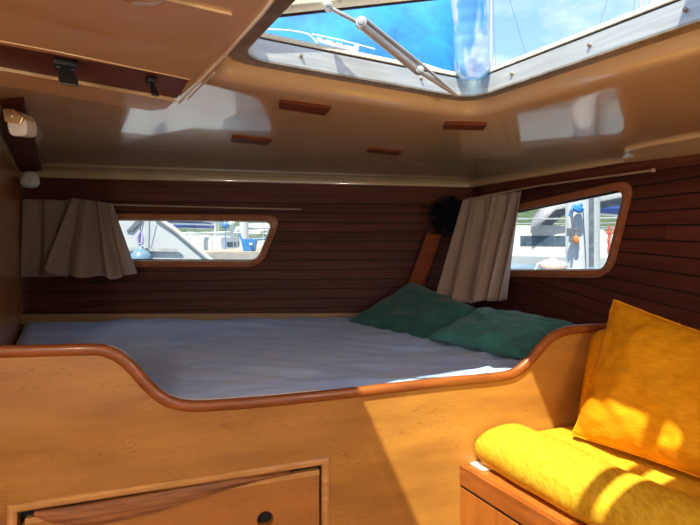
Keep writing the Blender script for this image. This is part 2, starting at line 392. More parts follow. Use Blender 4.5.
# moulded pod at the top left with its recess
ZP = .255
def pz(px, py, z=ZP): 
    p = onz(px, py, z); return p
pod = thing('locker_pod', (-.55, .75, ZP), 'cream moulded overhead pod left of the hatch with a dark recessed slot', 'locker')
po = [pz(-150, 59), pz(0, 85), pz(150, 111), pz(166, 109), pz(176, 100), pz(214, 67), pz(262, 14), pz(330, -75), pz(440, -330), pz(-300, -330)]
hole = [pz(-120, 22), pz(190, 79.5), pz(177, 101), pz(-120, 49)]
pieces = minus([(p.x, p.y) for p in po][::-1], [(p.x, p.y) for p in hole])
mm = M()
for pc in pieces: mm.prism([(x, y, ZP) for x, y in pc], (0, 0, .008))
link('shell', mm, MT['gel'], pod)
mm = M(); mm.prism([p+Vector((0, 0, .008)) for p in po], (0, 0, .16)); link('core', mm, MT['gel'], pod, bevel=.01)
mm = M(); mm.prism([p+Vector((0, 0, .005)) for p in hole], (0, 0, .006)); link('recess_board', mm, MT['maho'], pod)
# raised facet and rim lines
mm = M()
q = [pz(172, -1), pz(232, 13), pz(206, 45), pz(120, 40), pz(-120, -20), pz(-120, -60)]
dz = [.003, .003, .001, 0, 0, .003]
mm.add([p-Vector((0, 0, d)) for p, d in zip(q, dz)]+[p+Vector((0, 0, .003)) for p in q], [(0, 1, 2, 3, 4, 5)]+[(i, (i+1) % 6, 6+(i+1) % 6, 6+i) for i in range(6)])
link('raised_facet', mm, MT['gel'], pod)
mm = M(); mm.tube([pz(290, -22, ZP-.002), pz(262, 14, ZP-.002), pz(222, 58, ZP-.002), pz(179, 103, ZP-.002)], [.0022]*4, 8)
mm.tube([pz(214, 73, ZP-.002), pz(188, 99, ZP-.002)], .0016, 8)
link('edge_bead', mm, MT['white'], pod, smooth=60)
mm = M(); mm.tube([pz(-60, 29.5), pz(60, 52), pz(190, 79.5)], .0012, 6); mm.tube([pz(-60, 59), pz(60, 80), pz(177, 101)], .0012, 6)
link('slot_rim', mm, MT['gel'], pod, smooth=60)
mm = M(); c = pz(138, -14, ZP); mm.lathe(c+Vector((0, 0, .004)), (0, 0, -1), [(.034, 0), (.034, .003), (.030, .010), (.020, .015), (.010, .017), (0, .0175)], 28)
link('domed_knob', mm, MT['gel'], pod, smooth=60)
# black latches hanging from the recess board
def latch(px, py, w, h, label):
    t = thing('latch', pz(px, py, ZP+.004)-Vector((0, 0, .03)), label, 'latch', )
    b = pz(px, py, ZP+.001); ax = (hole[1]-hole[0]).normalized(); ay = Vector((-ax.y, ax.x, 0))
    m = M(); m.box(b, ax*w*.6, ay*.010, Vector((0, 0, .006))); link('plate', m, MT['black'], t, bevel=.002)
    m = M(); m.tube([b-ax*w*.45-Vector((0, 0, .008)), b+ax*w*.45-Vector((0, 0, .008))], .004, 10); link('pivot', m, MT['black'], t, smooth=40)
    m = M(); rs = []
    for k in range(6):
        q = k/5; c = b+ax*(.004*q)-Vector((0, 0, .008+h*q))-ay*(.004+.008*q)
        ww = w*(.22+.26*math.sin(min(q*1.6, 1)*PI/2))
        rs.append([c-ax*ww-ay*.003, c+ax*ww-ay*.003, c+ax*ww+ay*.003, c-ax*ww+ay*.003])
    m.rings(rs); link('lever', m, MT['black'], t, bevel=.0015)
latch(65, 63, .026, .027, 'black latch with a broad flap in the overhead slot, left one')
latch(151, 80, .012, .020, 'smaller black latch near the right end of the overhead slot')

# ------------------------------------------------------------------ walls with planks and windows
W1 = [(84, 219), (274, 221), (257.5, 261.5), (92, 261)]
W2 = [(500, 214.5), (627, 188.5), (606.5, 270.5), (496, 271)]
def wall_uv(w, pts): return [w.uv(w.hit(x, y)) for x, y in pts]
hole1 = offset_poly(wall_uv(farW, W1), .004); hole2 = offset_poly(wall_uv(rightW, W2), .004)
hole1 = [tuple(p) for p in hole1]; hole2 = [tuple(p) for p in hole2]

def planked(w, name, lines, u0, u1, hole, ztop, zbot, mat, breaks=()):
    """lines: list of functions u->z for plank edges, from the top down"""
    base = M()
    for pc in minus([(u0, zbot), (u1, zbot), (u1, ztop), (u0, ztop)], hole):
        base.prism([w.at(u, z, -.012) for u, z in pc], w.n3()*-.03)
    root = struct(link(name, base, MT['rubber']))
    for i in range(len(lines)-1):
        a, b = lines[i], lines[i+1]; g = .0026
        segs = [u0]+[x for k, x in breaks if k == i]+[u1]
        for s0, s1 in zip(segs[:-1], segs[1:]):
            quad = [(s0+.0008, b(s0)+g), (s1-.0008, b(s1)+g), (s1-.0008, a(s1)-g), (s0+.0008, a(s0)-g)]
            m = M(); tilt = .008
            for pc in (minus(quad, hole)):
                f = []
                for u, z in pc:
                    zc = min(max((z-b(u))/max(a(u)-b(u), 1e-4), 0), 1); f.append(w.at(u, z, -.001-tilt*zc+.002*math.sin(i*2.1)))
                m.prism(f, w.n3()*-.013)
            if m.v: link('plank', m, mat, root)
    return root
# far wall: one broad board above the rod, then narrow planks
uFR = farW.uv(Vector((FR.x, FR.y, 0)))[0]
def zf(px, py): return farW.uv(farW.hit(px, py))
def line_f(y340):
    # plank lines run almost level; a little perspective is already in the wall
    z0 = zf(340, y340)[1]; return lambda u: z0
ys = [176, 203.5]+[203.5+9.45*k for k in range(1, 14)]
ul = [line_f(y) for y in ys]
farw = planked(farW, 'wall_far', [lambda u: .36]+ul[1:], -.02, uFR+.02, hole1, .36, -.55, MT['plank'])
# right wall: planks fan out a little towards the settee
def line_r(y700, y500=None):
    # through photo points on the columns 640 and 500
    vx, vy = 372, 229
    y500 = vy+(y700-vy)*(500-vx)/(700-vx)
    a = rightW.uv(rightW.hit(500, y500)); b = rightW.uv(rightW.hit(700, y700))
    k = (b[1]-a[1])/(b[0]-a[0]); return lambda u: a[1]+k*(u-a[0])
yr = [176, 192, 208, 224.5, 242, 259, 277, 295.5, 314, 333, 352]
rl = [line_r(y) for y in yr]
ub = rightW.uv(rightW.hit(664, 240))[0]; ub2 = rightW.uv(rightW.hit(640, 240))[0]
u1r = rightW.uv(rightW.hit(700, 240))[0]+1.05
planked(rightW, 'wall_right', [lambda u: .34]+rl[0:]+[lambda u: -.9], -.02, u1r, hole2, .34, -.62, MT['plank'], breaks=((4, ub), (2, ub-.16), (7, ub2-.4)))
# left wall
def leftwall():
    m = M(); a = leftW.at(-.03, -.62); 
    e = Vector((LC.x, LC.y, 0)); pts = [(FL.x, FL.y), (LC.x, LC.y), (-.98, .55), (-.98, -.75)]
    rs = []
    for i, (x, y) in enumerate(pts):
        off = Vector((-.88, -.47, 0)) if i < 2 else Vector((-1, 0, 0)); p = Vector((x, y, 0))
        zb = -.62 if i < 1 else FLOOR
        rs.append([p+Vector((0, 0, zb)), p+Vector((0, 0, .42)), p+off*.03+Vector((0, 0, .42)), p+off*.03+Vector((0, 0, zb))])
    m.rings(rs); return struct(link('wall_left', m, MT['sidewall'], smooth=10))
leftwall()
# right wall towards the camera, lower locker side and the floor
e = rightW.at(u1r, 0)
m = M(); m.prism([(e.x, e.y, FLOOR), (1.28, -.75, FLOOR), (1.31, -.75, FLOOR), (e.x+.03, e.y+.01, FLOOR)], (0, 0, EYE+.34)); struct(link('wall_right_aft', m, MT['maho'])).name = 'wall_rear'
root = None
m = M(); m.abox((-1.0, -.75, FLOOR-.03), (1.35, 1.75, FLOOR-.008)); flo = struct(link('floor', m, MT['rubber']))
for k in range(20):
    x = -1.0+k*.118; m = M(); m.abox((x+.002, -.75, FLOOR-.008), (min(x+.116, 1.35), 1.75, FLOOR)); link('floor_board', m, MT['floor'], flo)
# rear bulkhead with the companionway opening
m = M()
for pc in minus([(-1.0, FLOOR), (1.35, FLOOR), (1.35, .36), (-1.0, .36)], [(-.85, FLOOR+.15), (1.2, FLOOR+.15), (1.2, .24), (-.85, .24)]):
    m.prism([(x, -.76, z) for x, z in pc], (0, -.03, 0))
struct(link('wall_back', m, MT['ply']))

# window joinery
def window(idx, w, pts, label, fw=.027):
    uv = wall_uv(w, pts); rad = [.05]*4
    inner = rounded([Vector(p) for p in uv], rad, 6); outer_ = rounded([Vector(p) for p in offset_poly(uv, fw)], [.075]*4, 6)
    mid = rounded([Vector(p) for p in offset_poly(uv, -.006)], [.046]*4, 6)
    m = M(); n = len(inner); q = w.at
    prof = [(outer_, -.002), (outer_, .010), (None, .014), (inner, .010), (inner, -.045)]
    cols = []
    for ol, off in prof:
        if ol is None: cols.append([q(a.x*.5+b.x*.5, a.y*.5+b.y*.5, off) for a, b in zip(inner, outer_)])
        else: cols.append([q(a.x, a.y, off) for a in ol])
    m.rings(cols, caps=False); root = struct(link('window_%d' % idx, m, MT['frame'], smooth=30))
    m = M(); m.rings([[q(a.x, a.y, o) for a in pl] for pl, o in ((inner, -.012), (mid, -.012), (mid, -.022), (inner, -.022))], caps=False, loop=True)
    link('gasket', m, MT['white'], root, smooth=30)
    m = M(); m.prism([q(a.x, a.y, -.016) for a in inner], w.n3()*-.004); link('pane', m, MT['pane'], root)
    return root
w1 = window(1, farW, W1, ''); w2 = window(2, rightW, W2, '')
# upper track line in each window
m = M(); a = farW.hit(86, 259.2, -.006); b = farW.hit(255, 260, -.006); m.tube([a, b], .0022, 6); link('track', m, MT['black'], w1)
m = M(); a = rightW.hit(508, 214.5, -.006); b = rightW.hit(624, 190.5, -.006); m.tube([a, b], .003, 6); link('track', m, MT['black'], w2)

# baseboard: pale strip where wall meets the berth
m = M(); m.prism([farW.hit(12, 314, .001), farW.hit(352, 313, .001), farW.hit(420, 312, .001), farW.hit(420, 322, .001), farW.hit(12, 324, .001)], farW.n3()*.008); struct(link('baseboard_far', m, MT['beige']))
# mahogany strip above the right window, under the lip
m = M(); rs = []
for px, ya, yb in ((482, 190, 196), (560, 175, 185), (640, 161, 172.5), (700, 153, 164), (770, 142, 153)):
    p = rightW.hit(px, ya, .022); q_ = rightW.hit(px, yb, .022); o = rightW.n3()
    rs.append([p, q_, q_-o*.022, p-o*.022+Vector((0, 0, .02)), p+Vector((0, 0, .02))])
m.rings(rs); struct(link('trim_1', m, MT['maho'], bevel=.003))

# curtain rods
m = M(); m.tube([farW.hit(22, 202.5, .035), farW.hit(299, 209.5, .035)], .0042, 10)
m.lathe(farW.hit(299.5, 209.5, .035), farW.hit(310, 209.7, .035)-farW.hit(299.5, 209.5, .035), [(.006, 0), (.006, .008), (.004, .010)], 10)
m.tube([farW.hit(292, 209.2, -.005), farW.hit(292, 209.2, .035)], .003, 8); m.tube([farW.hit(120, 205, -.005), farW.hit(120, 205, .035)], .003, 8)
tag(link('curtain_rod', m, MT['rod'], smooth=40), 'thin pale curtain rod above the left cabin window', 'curtain rod')
m = M(); m.tube([P(466, 199.5, 2.45), rightW.hit(540, 185.5, .035), rightW.hit(652, 170.5, .035)], .0042, 10)
m.lathe(rightW.hit(652, 170.5, .035), rightW.hit(660, 169.3, .035)-rightW.hit(652, 170.5, .035), [(.007, 0), (.007, .008), (.004, .011)], 10)
m.tube([rightW.hit(645, 171.7, -.005), rightW.hit(645, 171.7, .035)], .003, 8)
tag(link('curtain_rod', m, MT['rod'], smooth=40), 'thin pale curtain rod above the right cabin window', 'curtain rod')

# curtains
def interp(tab, s):
    for (a, va), (b, vb) in zip(tab[:-1], tab[1:]):
        if s <= b:
            t = (s-a)/(b-a); t = t*t*(3-2*t)*.5+t*.5
            return [x+(y-x)*t for x, y in zip(va, vb)]
    return tab[-1][1]
def curtain(top, bot, folds, amp, nrm, label, name='curtain'):
    """top/bot: tables s -> (px, py, depth)"""
    def f(s, v):
        a = interp(top, s); b = interp(bot, s); vv = v**1.05
        p = P(*a).lerp(P(*b), vv)
        w = math.sin(2*PI*folds*s+.9*math.sin(7*s)+.7*v*math.sin(5*s+1)); w = math.copysign(abs(w)**.75, w)+.35*math.sin(2*PI*folds*2.3*s+1.3)*(1-v)
        return p+nrm*(amp*(.30+.9*v)*w)+Vector((0, 0, .004*math.sin(2*PI*folds*s*1.0+1)*v))
    m = M(); m.grid(f, 130, 26); return tag(link(name, m, MT['linen'], smooth=80, solid=.0016), label, 'curtain')
nf = farW.n3()
curtain([(0, (23, 199, 2.33)), (.30, (64, 200, 2.35)), (.40, (74, 198, 2.31)), (1, (112, 203.5, 2.33))],
        [(0, (23, 277, 2.33)), (.30, (66, 277, 2.33)), (.40, (47, 270, 2.24)), (.46, (56, 275, 2.22)), (.85, (118, 278, 2.22)), (1, (135, 273, 2.25))],
        5.6, .030, nf, 'grey-brown linen curtain bunched at the left end of the left window')
nr = rightW.n3()
curtain([(0, (464, 200, 2.40)), (1, (523, 190.5, 2.20))],
        [(0, (441, 296, 2.30)), (.35, (466, 303, 2.20)), (.7, (488, 299, 2.12)), (1, (506, 301, 2.12))],
        4.3, .036, nr*.8+Vector((0, -.3, 0)), 'grey-brown linen curtain bunched at the left side of the right window')

# knee post in the corner
m = M(); q = [P(427, 232, 2.60), P(442, 235, 2.60), P(424, 286, 2.60), P(408, 284, 2.60)]
m.prism([p for p in q], (0.01, .03, 0)); tag(link('post', m, MT['knee'], bevel=.004), 'reddish wooden knee leaning in the corner behind the green pillows', 'post')
# round dark fan above the knee
fc = P(448, 216, 2.48); fn = Vector((-.25, -.95, -.05)).normalized()
fan = thing('cabin_fan', fc-Vector((0, 0, .10)), 'dark navy round fan in the far corner beside the right curtain', 'fan')
fa = fn.orthogonal().normalized(); fb = fn.cross(fa)
m = M(); m.lathe(fc-fn*.045, fn, [(.001, 0), (.034, .004), (.040, .015), (.038, .035), (.022, .05), (.001, .056)], 24); link('motor', m, MT['navy'], fan, smooth=50)
m = M()
for k in range(5):
    a0 = 2*PI*k/5
    def bl(u, v, a0=a0):
        r = .018+.066*u; a = a0+(v-.5)*(.9+.25*math.sin(u*PI)); return fc+fn*(.012+.016*(v-.5))+(fa*math.cos(a)+fb*math.sin(a))*r
    m.grid(bl, 6, 6)
link('blades', m, MT['navy'], fan, smooth=60, solid=.002)
m = M()
for r, h in ((.094, .008), (.096, -.012), (.082, .026), (.066, .034), (.048, .039), (.030, .042)):
    pth = [fc+fn*h+(fa*math.cos(2*PI*k/36)+fb*math.sin(2*PI*k/36))*r for k in range(37)]; m.tube(pth, .0022, 6, caps=False)
for k in range(30):
    a = 2*PI*k/30; d = fa*math.cos(a)+fb*math.sin(a)
    m.tube([fc+d*r+fn*h for r, h in ((.012, .043), (.048, .040), (.082, .027), (.095, .004), (.090, -.018), (.040, -.03))], .0012, 5)
link('guard', m, MT['navy'], fan, smooth=60)
m = M(); m.tube([fc-fn*.04, fc-fn*.09+Vector((.01, 0, .02)), P(452, 197, 2.66)], .009, 10); link('bracket', m, MT['navy'], fan, smooth=60)

# corner pad and lights at the left
m = M(); q = [on_ceiling(*c_, .016) for c_ in ((1, 106), (24, 104), (42, 171), (20, 173), (1, 131))]
cp = M(); cp.prism(q, (0.0, .0, .02)); tag(link('mounting_board', cp, MT['maho'], bevel=.004), 'dark wooden board carrying a white lamp, under the ceiling at far left', 'board')
lamp = thing('cabin_lamp', P(14, 138, 1.13), 'white box-shaped cabin lamp with a brass-coloured top on the dark board', 'lamp')
m = M(); q = [P(6, 122, 1.13), P(25, 124, 1.13), P(27, 136, 1.13), P(9, 136, 1.13)]
def rbox(quad, ex, r=.35, n=4):
    c = sum(quad, Vector())/4; out = []
    N = len(quad)
    for i in range(N):
        p = quad[i]; a = quad[i-1]; b = quad[(i+1) % N]
        for k in range(n+1):
            t = k/n; out.append((p.lerp(a, r))*(1-t)**2+p*2*t*(1-t)+(p.lerp(b, r))*t*t)
    return out
body = rbox([P(6, 118, 1.13), P(20, 112, 1.13), P(27, 124, 1.13), P(26, 136, 1.13), P(9, 136, 1.13)], None)
m = M(); m.prism(body, (.0, .04, .004)); link('diffuser', m, MT['white'], lamp, bevel=.003)
m = M(); m.prism([p+Vector((0,-.006,0)) for p in [P(4, 109, 1.13), P(15, 110, 1.13), P(25, 118, 1.13), P(22, 125, 1.13), P(6, 122, 1.13)]], (.0, .05, .0)); link('cap', m, MT['brass'], lamp, bevel=.002)
m = M(); m.lathe(P(12, 116, 1.126), (0, -1, 0), [(.005, 0), (.005, .004), (.001, .006)], 12); link('screw', m, MT['brass'], lamp, smooth=40)
sk = thing('cabin_socket', P(31, 188, 2.0), 'small round white lamp socket under the end of the dark board', 'lamp')
m = M(); m.lathe(P(30, 176, 2.0), (.1, -.2, -1), [(.024, -.01), (.030, .0), (.034, .014), (.034, .030), (.026, .042), (.010, .046)], 20); link('body', m, MT['white'], sk, smooth=40)
m = M(); m.lathe(P(31, 180, 1.96), (0, -1, -.1), [(.008, 0), (.008, .004), (.001, .005)], 14); link('button', m, MT['white'], sk, smooth=40)

# ------------------------------------------------------------------ the berth
berth = thing('berth', (0, 1.248, FLOOR), 'honey plywood berth front with a swooping red-brown rail and a drawer', 'berth')
rail_px = [(-60, 350), (0, 349), (60, 347.5), (95, 347), (108, 349), (121, 355), (134, 366), (148, 382), (160, 393), (172, 400), (190, 403.5), (215, 403),
           (270, 399), (330, 393), (400, 385), (450, 379.5), (490, 376), (512, 372), (525, 363), (536, 351), (548, 338), (560, 331), (575, 327.5), (605, 326), (660, 325), (760, 324)]
def spline(pts, n=5):
    out = []; pts = [Vector(p) for p in pts]
    for i in range(len(pts)-1):
        a = pts[max(i-1, 0)]; b = pts[i]; c = pts[i+1]; d = pts[min(i+2, len(pts)-1)]
        for k in range(n):
            t = k/n; out.append(.5*((2*b)+(c-a)*t+(2*a-5*b+4*c-d)*t*t+(3*b-a-3*c+d)*t**3))
    out.append(pts[-1]); return out
rc = [panel.uv(panel.hit(x, y)) for x, y in spline(rail_px)]
uL = panel.uv(Vector((LC.x, LC.y, 0)))[0]; uR = panel.uv(Vector((RC.x, RC.y, 0)))[0]
rc = [p for p in rc if uL < p[0] < uR]
rc = [(uL, rc[0][1])]+rc+[(uR, rc[-1][1])]
# drawer opening
def pu(px, py): return panel.uv(panel.hit(px, py))
dTL = pu(17.5, 511.5); dTR = pu(321.5, 464.5)
zdb = -1.02
dop = [(dTL[0], zdb), (dTR[0], zdb), dTR, dTL]
m = M()
# front sheet in vertical strips so the curved top edge stays clean
seg = list(rc)
for (ua, za), (ub_, zb_) in zip(seg[:-1], seg[1:]):
    quad = [(ua, FLOOR), (ub_, FLOOR), (ub_, zb_-.004), (ua, za-.004)]
    for pc in minus(quad, dop): m.prism([panel.at(u, z) for u, z in pc], panel.n3()*-.018)
link('front_panel', m, MT['ply'], berth)
# rail: rounded cap overhanging the front face
m = M(); rs = []
for i, (u, z) in enumerate(rc):
    a = Vector(rc[max(i-1, 0)]); b = Vector(rc[min(i+1, len(rc)-1)]); t = (b-a).normalized(); nn = Vector((-t.y, t.x))
    w = .025
    prof = []
    for k in range(14):
        an = 2*PI*k/14; ca = math.copysign(abs(math.cos(an))**.75, math.cos(an)); sa = math.copysign(abs(math.sin(an))**.75, math.sin(an))
        prof.append((.011*ca*1.0-.007, w*.5*sa))
    rs.append([panel.at(u+nn.x*(h-.006), z+nn.y*(h-.006), off+.004) for off, h in prof])
m.rings(rs); link('rail', m, MT['red'], berth, smooth=50)
# white piping line on the inner top edge of the rail
m = M(); m.tube([panel.at(u, z+.004, -.018) for u, z in rc[18:-58]], .0016, 6); link('sheet_edge', m, MT['white'], berth, smooth=60)
# drawer frame moulding
fo = [pu(8, 504.5), pu(328.5, 456.5)]; fi = [dTL, dTR]
def mould(pts_o, pts_i, name='moulding'):
    m = M(); rs = []
    for o_, i_ in zip(pts_o, pts_i):
        o_ = Vector(o_); i_ = Vector(i_)
        rs.append([panel.at(*o_, 0), panel.at(*o_, .006), panel.at(*(o_*.7+i_*.3), .010), panel.at(*(o_*.3+i_*.7), .009), panel.at(*i_, .004), panel.at(*i_, -.012)])
    m.rings(rs); return link(name, m, MT['mould'], berth, smooth=30)
mould([fo[0], fo[1]], [fi[0], fi[1]]); mould([(fo[0][0], zdb), fo[0]], [(fi[0][0], zdb), fi[0]]); mould([fo[1], (fo[1][0], zdb)], [fi[1], (fi[1][0], zdb)])
m = M(); m.prism([panel.at(u, z, -.03) for u, z in offset_poly(dop, .05)], panel.n3()*-.01); link('drawer_cavity', m, MT['rubber'], berth)
# the drawer: face with finger hole, top edge strip
g = .004
fd = [(dTL[0]+g, zdb), (dTR[0]-g, zdb), (dTR[0]-g, pu(318, 476.5)[1]), (dTL[0]+g, pu(24, 527)[1])]
hc = Vector(pu(265.5, 521)); hr = .017
circ = [(hc.x+hr*math.cos(2*PI*k/20), hc.y+hr*math.sin(2*PI*k/20)) for k in range(20)]
m = M()
for pc in minus(fd, circ): m.prism([panel.at(u, z, -.008) for u, z in pc], panel.n3()*-.015)
dr = link('drawer', m, MT['drawer'], berth)
m = M(); m.rings([[panel.at(u, z, o) for u, z in cc] for cc, o in ((circ, -.0075), ([(hc.x+(u-hc.x)*1.14, hc.y+(z-hc.y)*1.14) for u, z in circ], -.0072))], caps=False); link('finger_hole_rim', m, MT['maho'], dr)
a = pu(24, 520); b = pu(320, 470.5); c = pu(320, 475.5); d = pu(24, 526)
m = M(); m.prism([panel.at(*p, -.004) for p in (a, b, c, d)], panel.n3()*-.015); link('top_edge', m, MT['mould'], dr, bevel=.001)
# warped loose strip across the drawer top
sp = [(35, 510.5, 514, .004), (48, 508, 518.5, .010), (75, 503.5, 521, .014), (102, 499, 520, .015), (130, 494.5, 514.5, .015), (160, 490, 507.5, .013), (185, 486, 500, .010), (210, 482.2, 493, .007), (235, 478.5, 486, .003), (262, 474.5, 479.5, .001), (290, 471, 474, -.001)]
m = M(); rs = []
for x, yt, yb, o in sp:
    a = Vector(pu(x, yt)); b = Vector(pu(x, yb)); 
    rs.append([panel.at(a.x, a.y, o), panel.at(*(a*.5+b*.5), o+.006), panel.at(b.x, b.y, o+.003), panel.at(b.x, b.y, o-.006), panel.at(a.x, a.y, o-.008)])
m.rings(rs); o_ = link('handle_strip', m, MT['strip'], dr, smooth=40); o_['label'] = 'warped worn reddish strip coming loose along the drawer top'
# berth base board under the mattress
def bc(off=0): return [Vector((LC.x, LC.y)), Vector((RC.x, RC.y)), Vector((FR.x, FR.y)), Vector((FL.x, FL.y))]
nL, nR_, nF_, nB_ = bc()
m = M(); _i = panel.n*-.03; m.prism([(p.x, p.y, -.53) for p in (nL+_i, nR_+_i, nF_, nB_)], (0, 0, .02)); link('base_board', m, MT['maho'], berth)

# mattress with sheet
pn = panel.n3()
c00 = Vector((LC.x, LC.y, 0))-pn*.022+Vector((.02, 0, 0)); c10 = Vector((RC.x, RC.y, 0))-pn*.022-Vector((.03, 0, 0)); c11 = Vector((FR.x-.02, FR.y-.03, 0)); c01 = Vector((FL.x+.03, FL.y-.03, 0))
def mat_pt(u, v):
    a = c00.lerp(c10, u); b = c01.lerp(c11, u); p = a.lerp(b, v)
    zn = -.384+.0*u; zfz = -.397-.022*u
    z = zn+(zfz-zn)*v
    e_ = min(v/.035, 1); ew = min((1-v)/.03, 1); es = min(u/.02, (1-u)/.02, 1)
    z += -.02*(1-math.sin(e_*PI/2))-.03*(1-math.sin(ew*PI/2))-.02*(1-math.sin(max(es, 0)*PI/2))
    q = Vector((p.x*1.6, p.y*5.5, 0)); w = noise.noise(q+Vector((.3*math.sin(p.x*3), p.x*1.2, 0)))
    z += .010*w+.012*(1-abs(noise.noise(Vector((p.x*2.2+3, p.y*9+p.x*2, 4)))*2.2))+.006*(1-abs(noise.noise(Vector((p.x*5, p.y*20-p.x*4, 1)))*2))
    # a lump near the far edge
    z += .012*math.exp(-((p.x+.2)**2/.2+(p.y-2.42)**2/.01))+.01*math.exp(-((p.x+.95)**2/.1+(p.y-2.3)**2/.02))
    return Vector((p.x, p.y, z))
NU, NV = 170, 120
m = M(); m.grid(mat_pt, NU, NV)
top = len(m.v)
border = [i*NV for i in range(NU)]+[(NU-1)*NV+j for j in range(1, NV)]+[i*NV+NV-1 for i in range(NU-2, -1, -1)]+[j for j in range(NV-2, 0, -1)]
bot = [Vector((m.v[i].x, m.v[i].y, -.508)) for i in border]
m.v += bot; nb = len(border)
for k in range(nb): m.f.append((border[k], border[(k+1) % nb], top+(k+1) % nb, top+k))
m.f.append(tuple(top+k for k in range(nb)))
tag(link('mattress', m, MT['sheet'], smooth=60), 'wide mattress under a rumpled pale blue sheet filling the berth', 'mattress')

def pillow(name, c, th, mat, label, cat='pillow', n=44, seam=.0, wr=.006, seed=0, puff=.55, nrm=None, dip=.06, parent=None):
    c = [Vector(p) for p in c]
    nn = (c[1]-c[0]).cross(c[3]-c[0]).normalized()
    if nn.y > 0 and nrm is None: nn = -nn
    if nrm is not None and nn.dot(nrm) < 0: nn = -nn
    def pt(u, v, s):
        uu = u; vv = v
        # edges pull in between corners
        ex = dip*math.sin(PI*u)*(1 if v > .5 else -1)*abs(2*v-1)**3; ey = dip*math.sin(PI*v)*(1 if u > .5 else -1)*abs(2*u-1)**3
        vv = v-ex*.5; uu = u-ey*.5
        p = c[0].lerp(c[1], uu).lerp(c[3].lerp(c[2], uu), vv)
        h = (max(1-abs(2*u-1)**2.6, 0)*max(1-abs(2*v-1)**2.6, 0))**puff
        w = noise.noise(Vector((u*5+seed, v*5, s*3)))*wr*2+noise.noise(Vector((u*13+seed, v*11, s*3+5)))*wr
        edge = (1-h)**2*noise.noise(Vector((u*16, v*16, seed+9)))*wr*1.5
        return p+nn*(s*(th/2*h+w*min(h*2, 1))+edge)
    m = M(); m.grid(lambda u, v: pt(u, v, 1), n, n); k = len(m.v); m.grid(lambda u, v: pt(u, v, -1), n, n)
    bd = [i*n for i in range(n)]+[(n-1)*n+j for j in range(1, n)]+[i*n+n-1 for i in range(n-2, -1, -1)]+[j for j in range(n-2, 0, -1)]
    for a, b in zip(bd, bd[1:]+bd[:1]): m.f.append((a, b, k+b, k+a))
    o = link(name, m, mat, parent, smooth=80)
    if seam:
        s_ = M(); s_.tube([(pt(i/40, 0, 1)+pt(i/40, 0, -1))/2 for i in range(41)]+[(pt(1, j/40, 1)+pt(1, j/40, -1))/2 for j in range(1, 41)]+[(pt(1-i/40, 1, 1)+pt(1-i/40, 1, -1))/2 for i in range(1, 41)]+[(pt(0, 1-j/40, 1)+pt(0, 1-j/40, -1))/2 for j in range(1, 41)], seam, 6)
        link('seam', s_, mat, o, smooth=60)
    return tag(o, label, cat) if parent is None else o
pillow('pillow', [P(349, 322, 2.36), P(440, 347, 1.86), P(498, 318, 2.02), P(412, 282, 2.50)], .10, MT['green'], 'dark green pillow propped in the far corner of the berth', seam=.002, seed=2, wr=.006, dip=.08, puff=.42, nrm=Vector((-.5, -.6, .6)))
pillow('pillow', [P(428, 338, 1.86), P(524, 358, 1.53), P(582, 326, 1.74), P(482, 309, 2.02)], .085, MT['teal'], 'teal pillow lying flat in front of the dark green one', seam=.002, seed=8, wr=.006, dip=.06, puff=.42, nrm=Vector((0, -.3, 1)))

# ------------------------------------------------------------------ settee
sd = Vector((.468, -.884, 0)); so = Vector((.884, .468, 0))                 # along the seat towards the camera, and towards the wall
s0 = P(459, 465, 1.331); ZC = s0.z
tdir = Vector((panel.d.x, panel.d.y, 0))
settee = thing('settee', (s0.x+.3, s0.y-.4, FLOOR), 'orange wooden settee locker in the right corner under the yellow cushions', 'settee')
def sp_(d, l, z):                 # d metres along the berth front, l metres towards the camera
    p = Vector((s0.x, s0.y, 0))+tdir*d+sd*l; return Vector((p.x, p.y, z))
LEN = 1.25; DEP = .74
m = M(); m.prism([sp_(.004, .004, ZC-.02), sp_(DEP, .004, ZC-.02), sp_(DEP, .5, ZC-.02), sp_(.004, LEN, ZC-.02)], (0, 0, .018)); link('seat_board', m, MT['settee'], settee)
m = M(); m.prism([sp_(0, .001, ZC-.050), sp_(0, LEN, ZC-.050), sp_(.015, LEN, ZC-.050), sp_(.015, .001, ZC-.050)], (0, 0, .052)); link('edge_rail', m, MT['red'], settee, bevel=.003)
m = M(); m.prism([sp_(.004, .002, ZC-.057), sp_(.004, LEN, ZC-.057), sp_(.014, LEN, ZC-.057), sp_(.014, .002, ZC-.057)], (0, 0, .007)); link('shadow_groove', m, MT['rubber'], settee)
m = M(); m.prism([sp_(.002, .002, FLOOR), sp_(.002, LEN, FLOOR), sp_(.016, LEN, FLOOR), sp_(.016, .002, FLOOR)], (0, 0, ZC-.057-FLOOR)); link('front_panel', m, MT['settee'], settee)
m = M(); m.prism([sp_(.03, .003, ZC), sp_(.075, .003, ZC), sp_(.075, .05, ZC), sp_(.03, .05, ZC)], (0, 0, .004)); tag(link('foam_scrap', m, MT['foam']), 'small white foam scrap under the end of the yellow seat roll', 'foam')
ZS = -.515
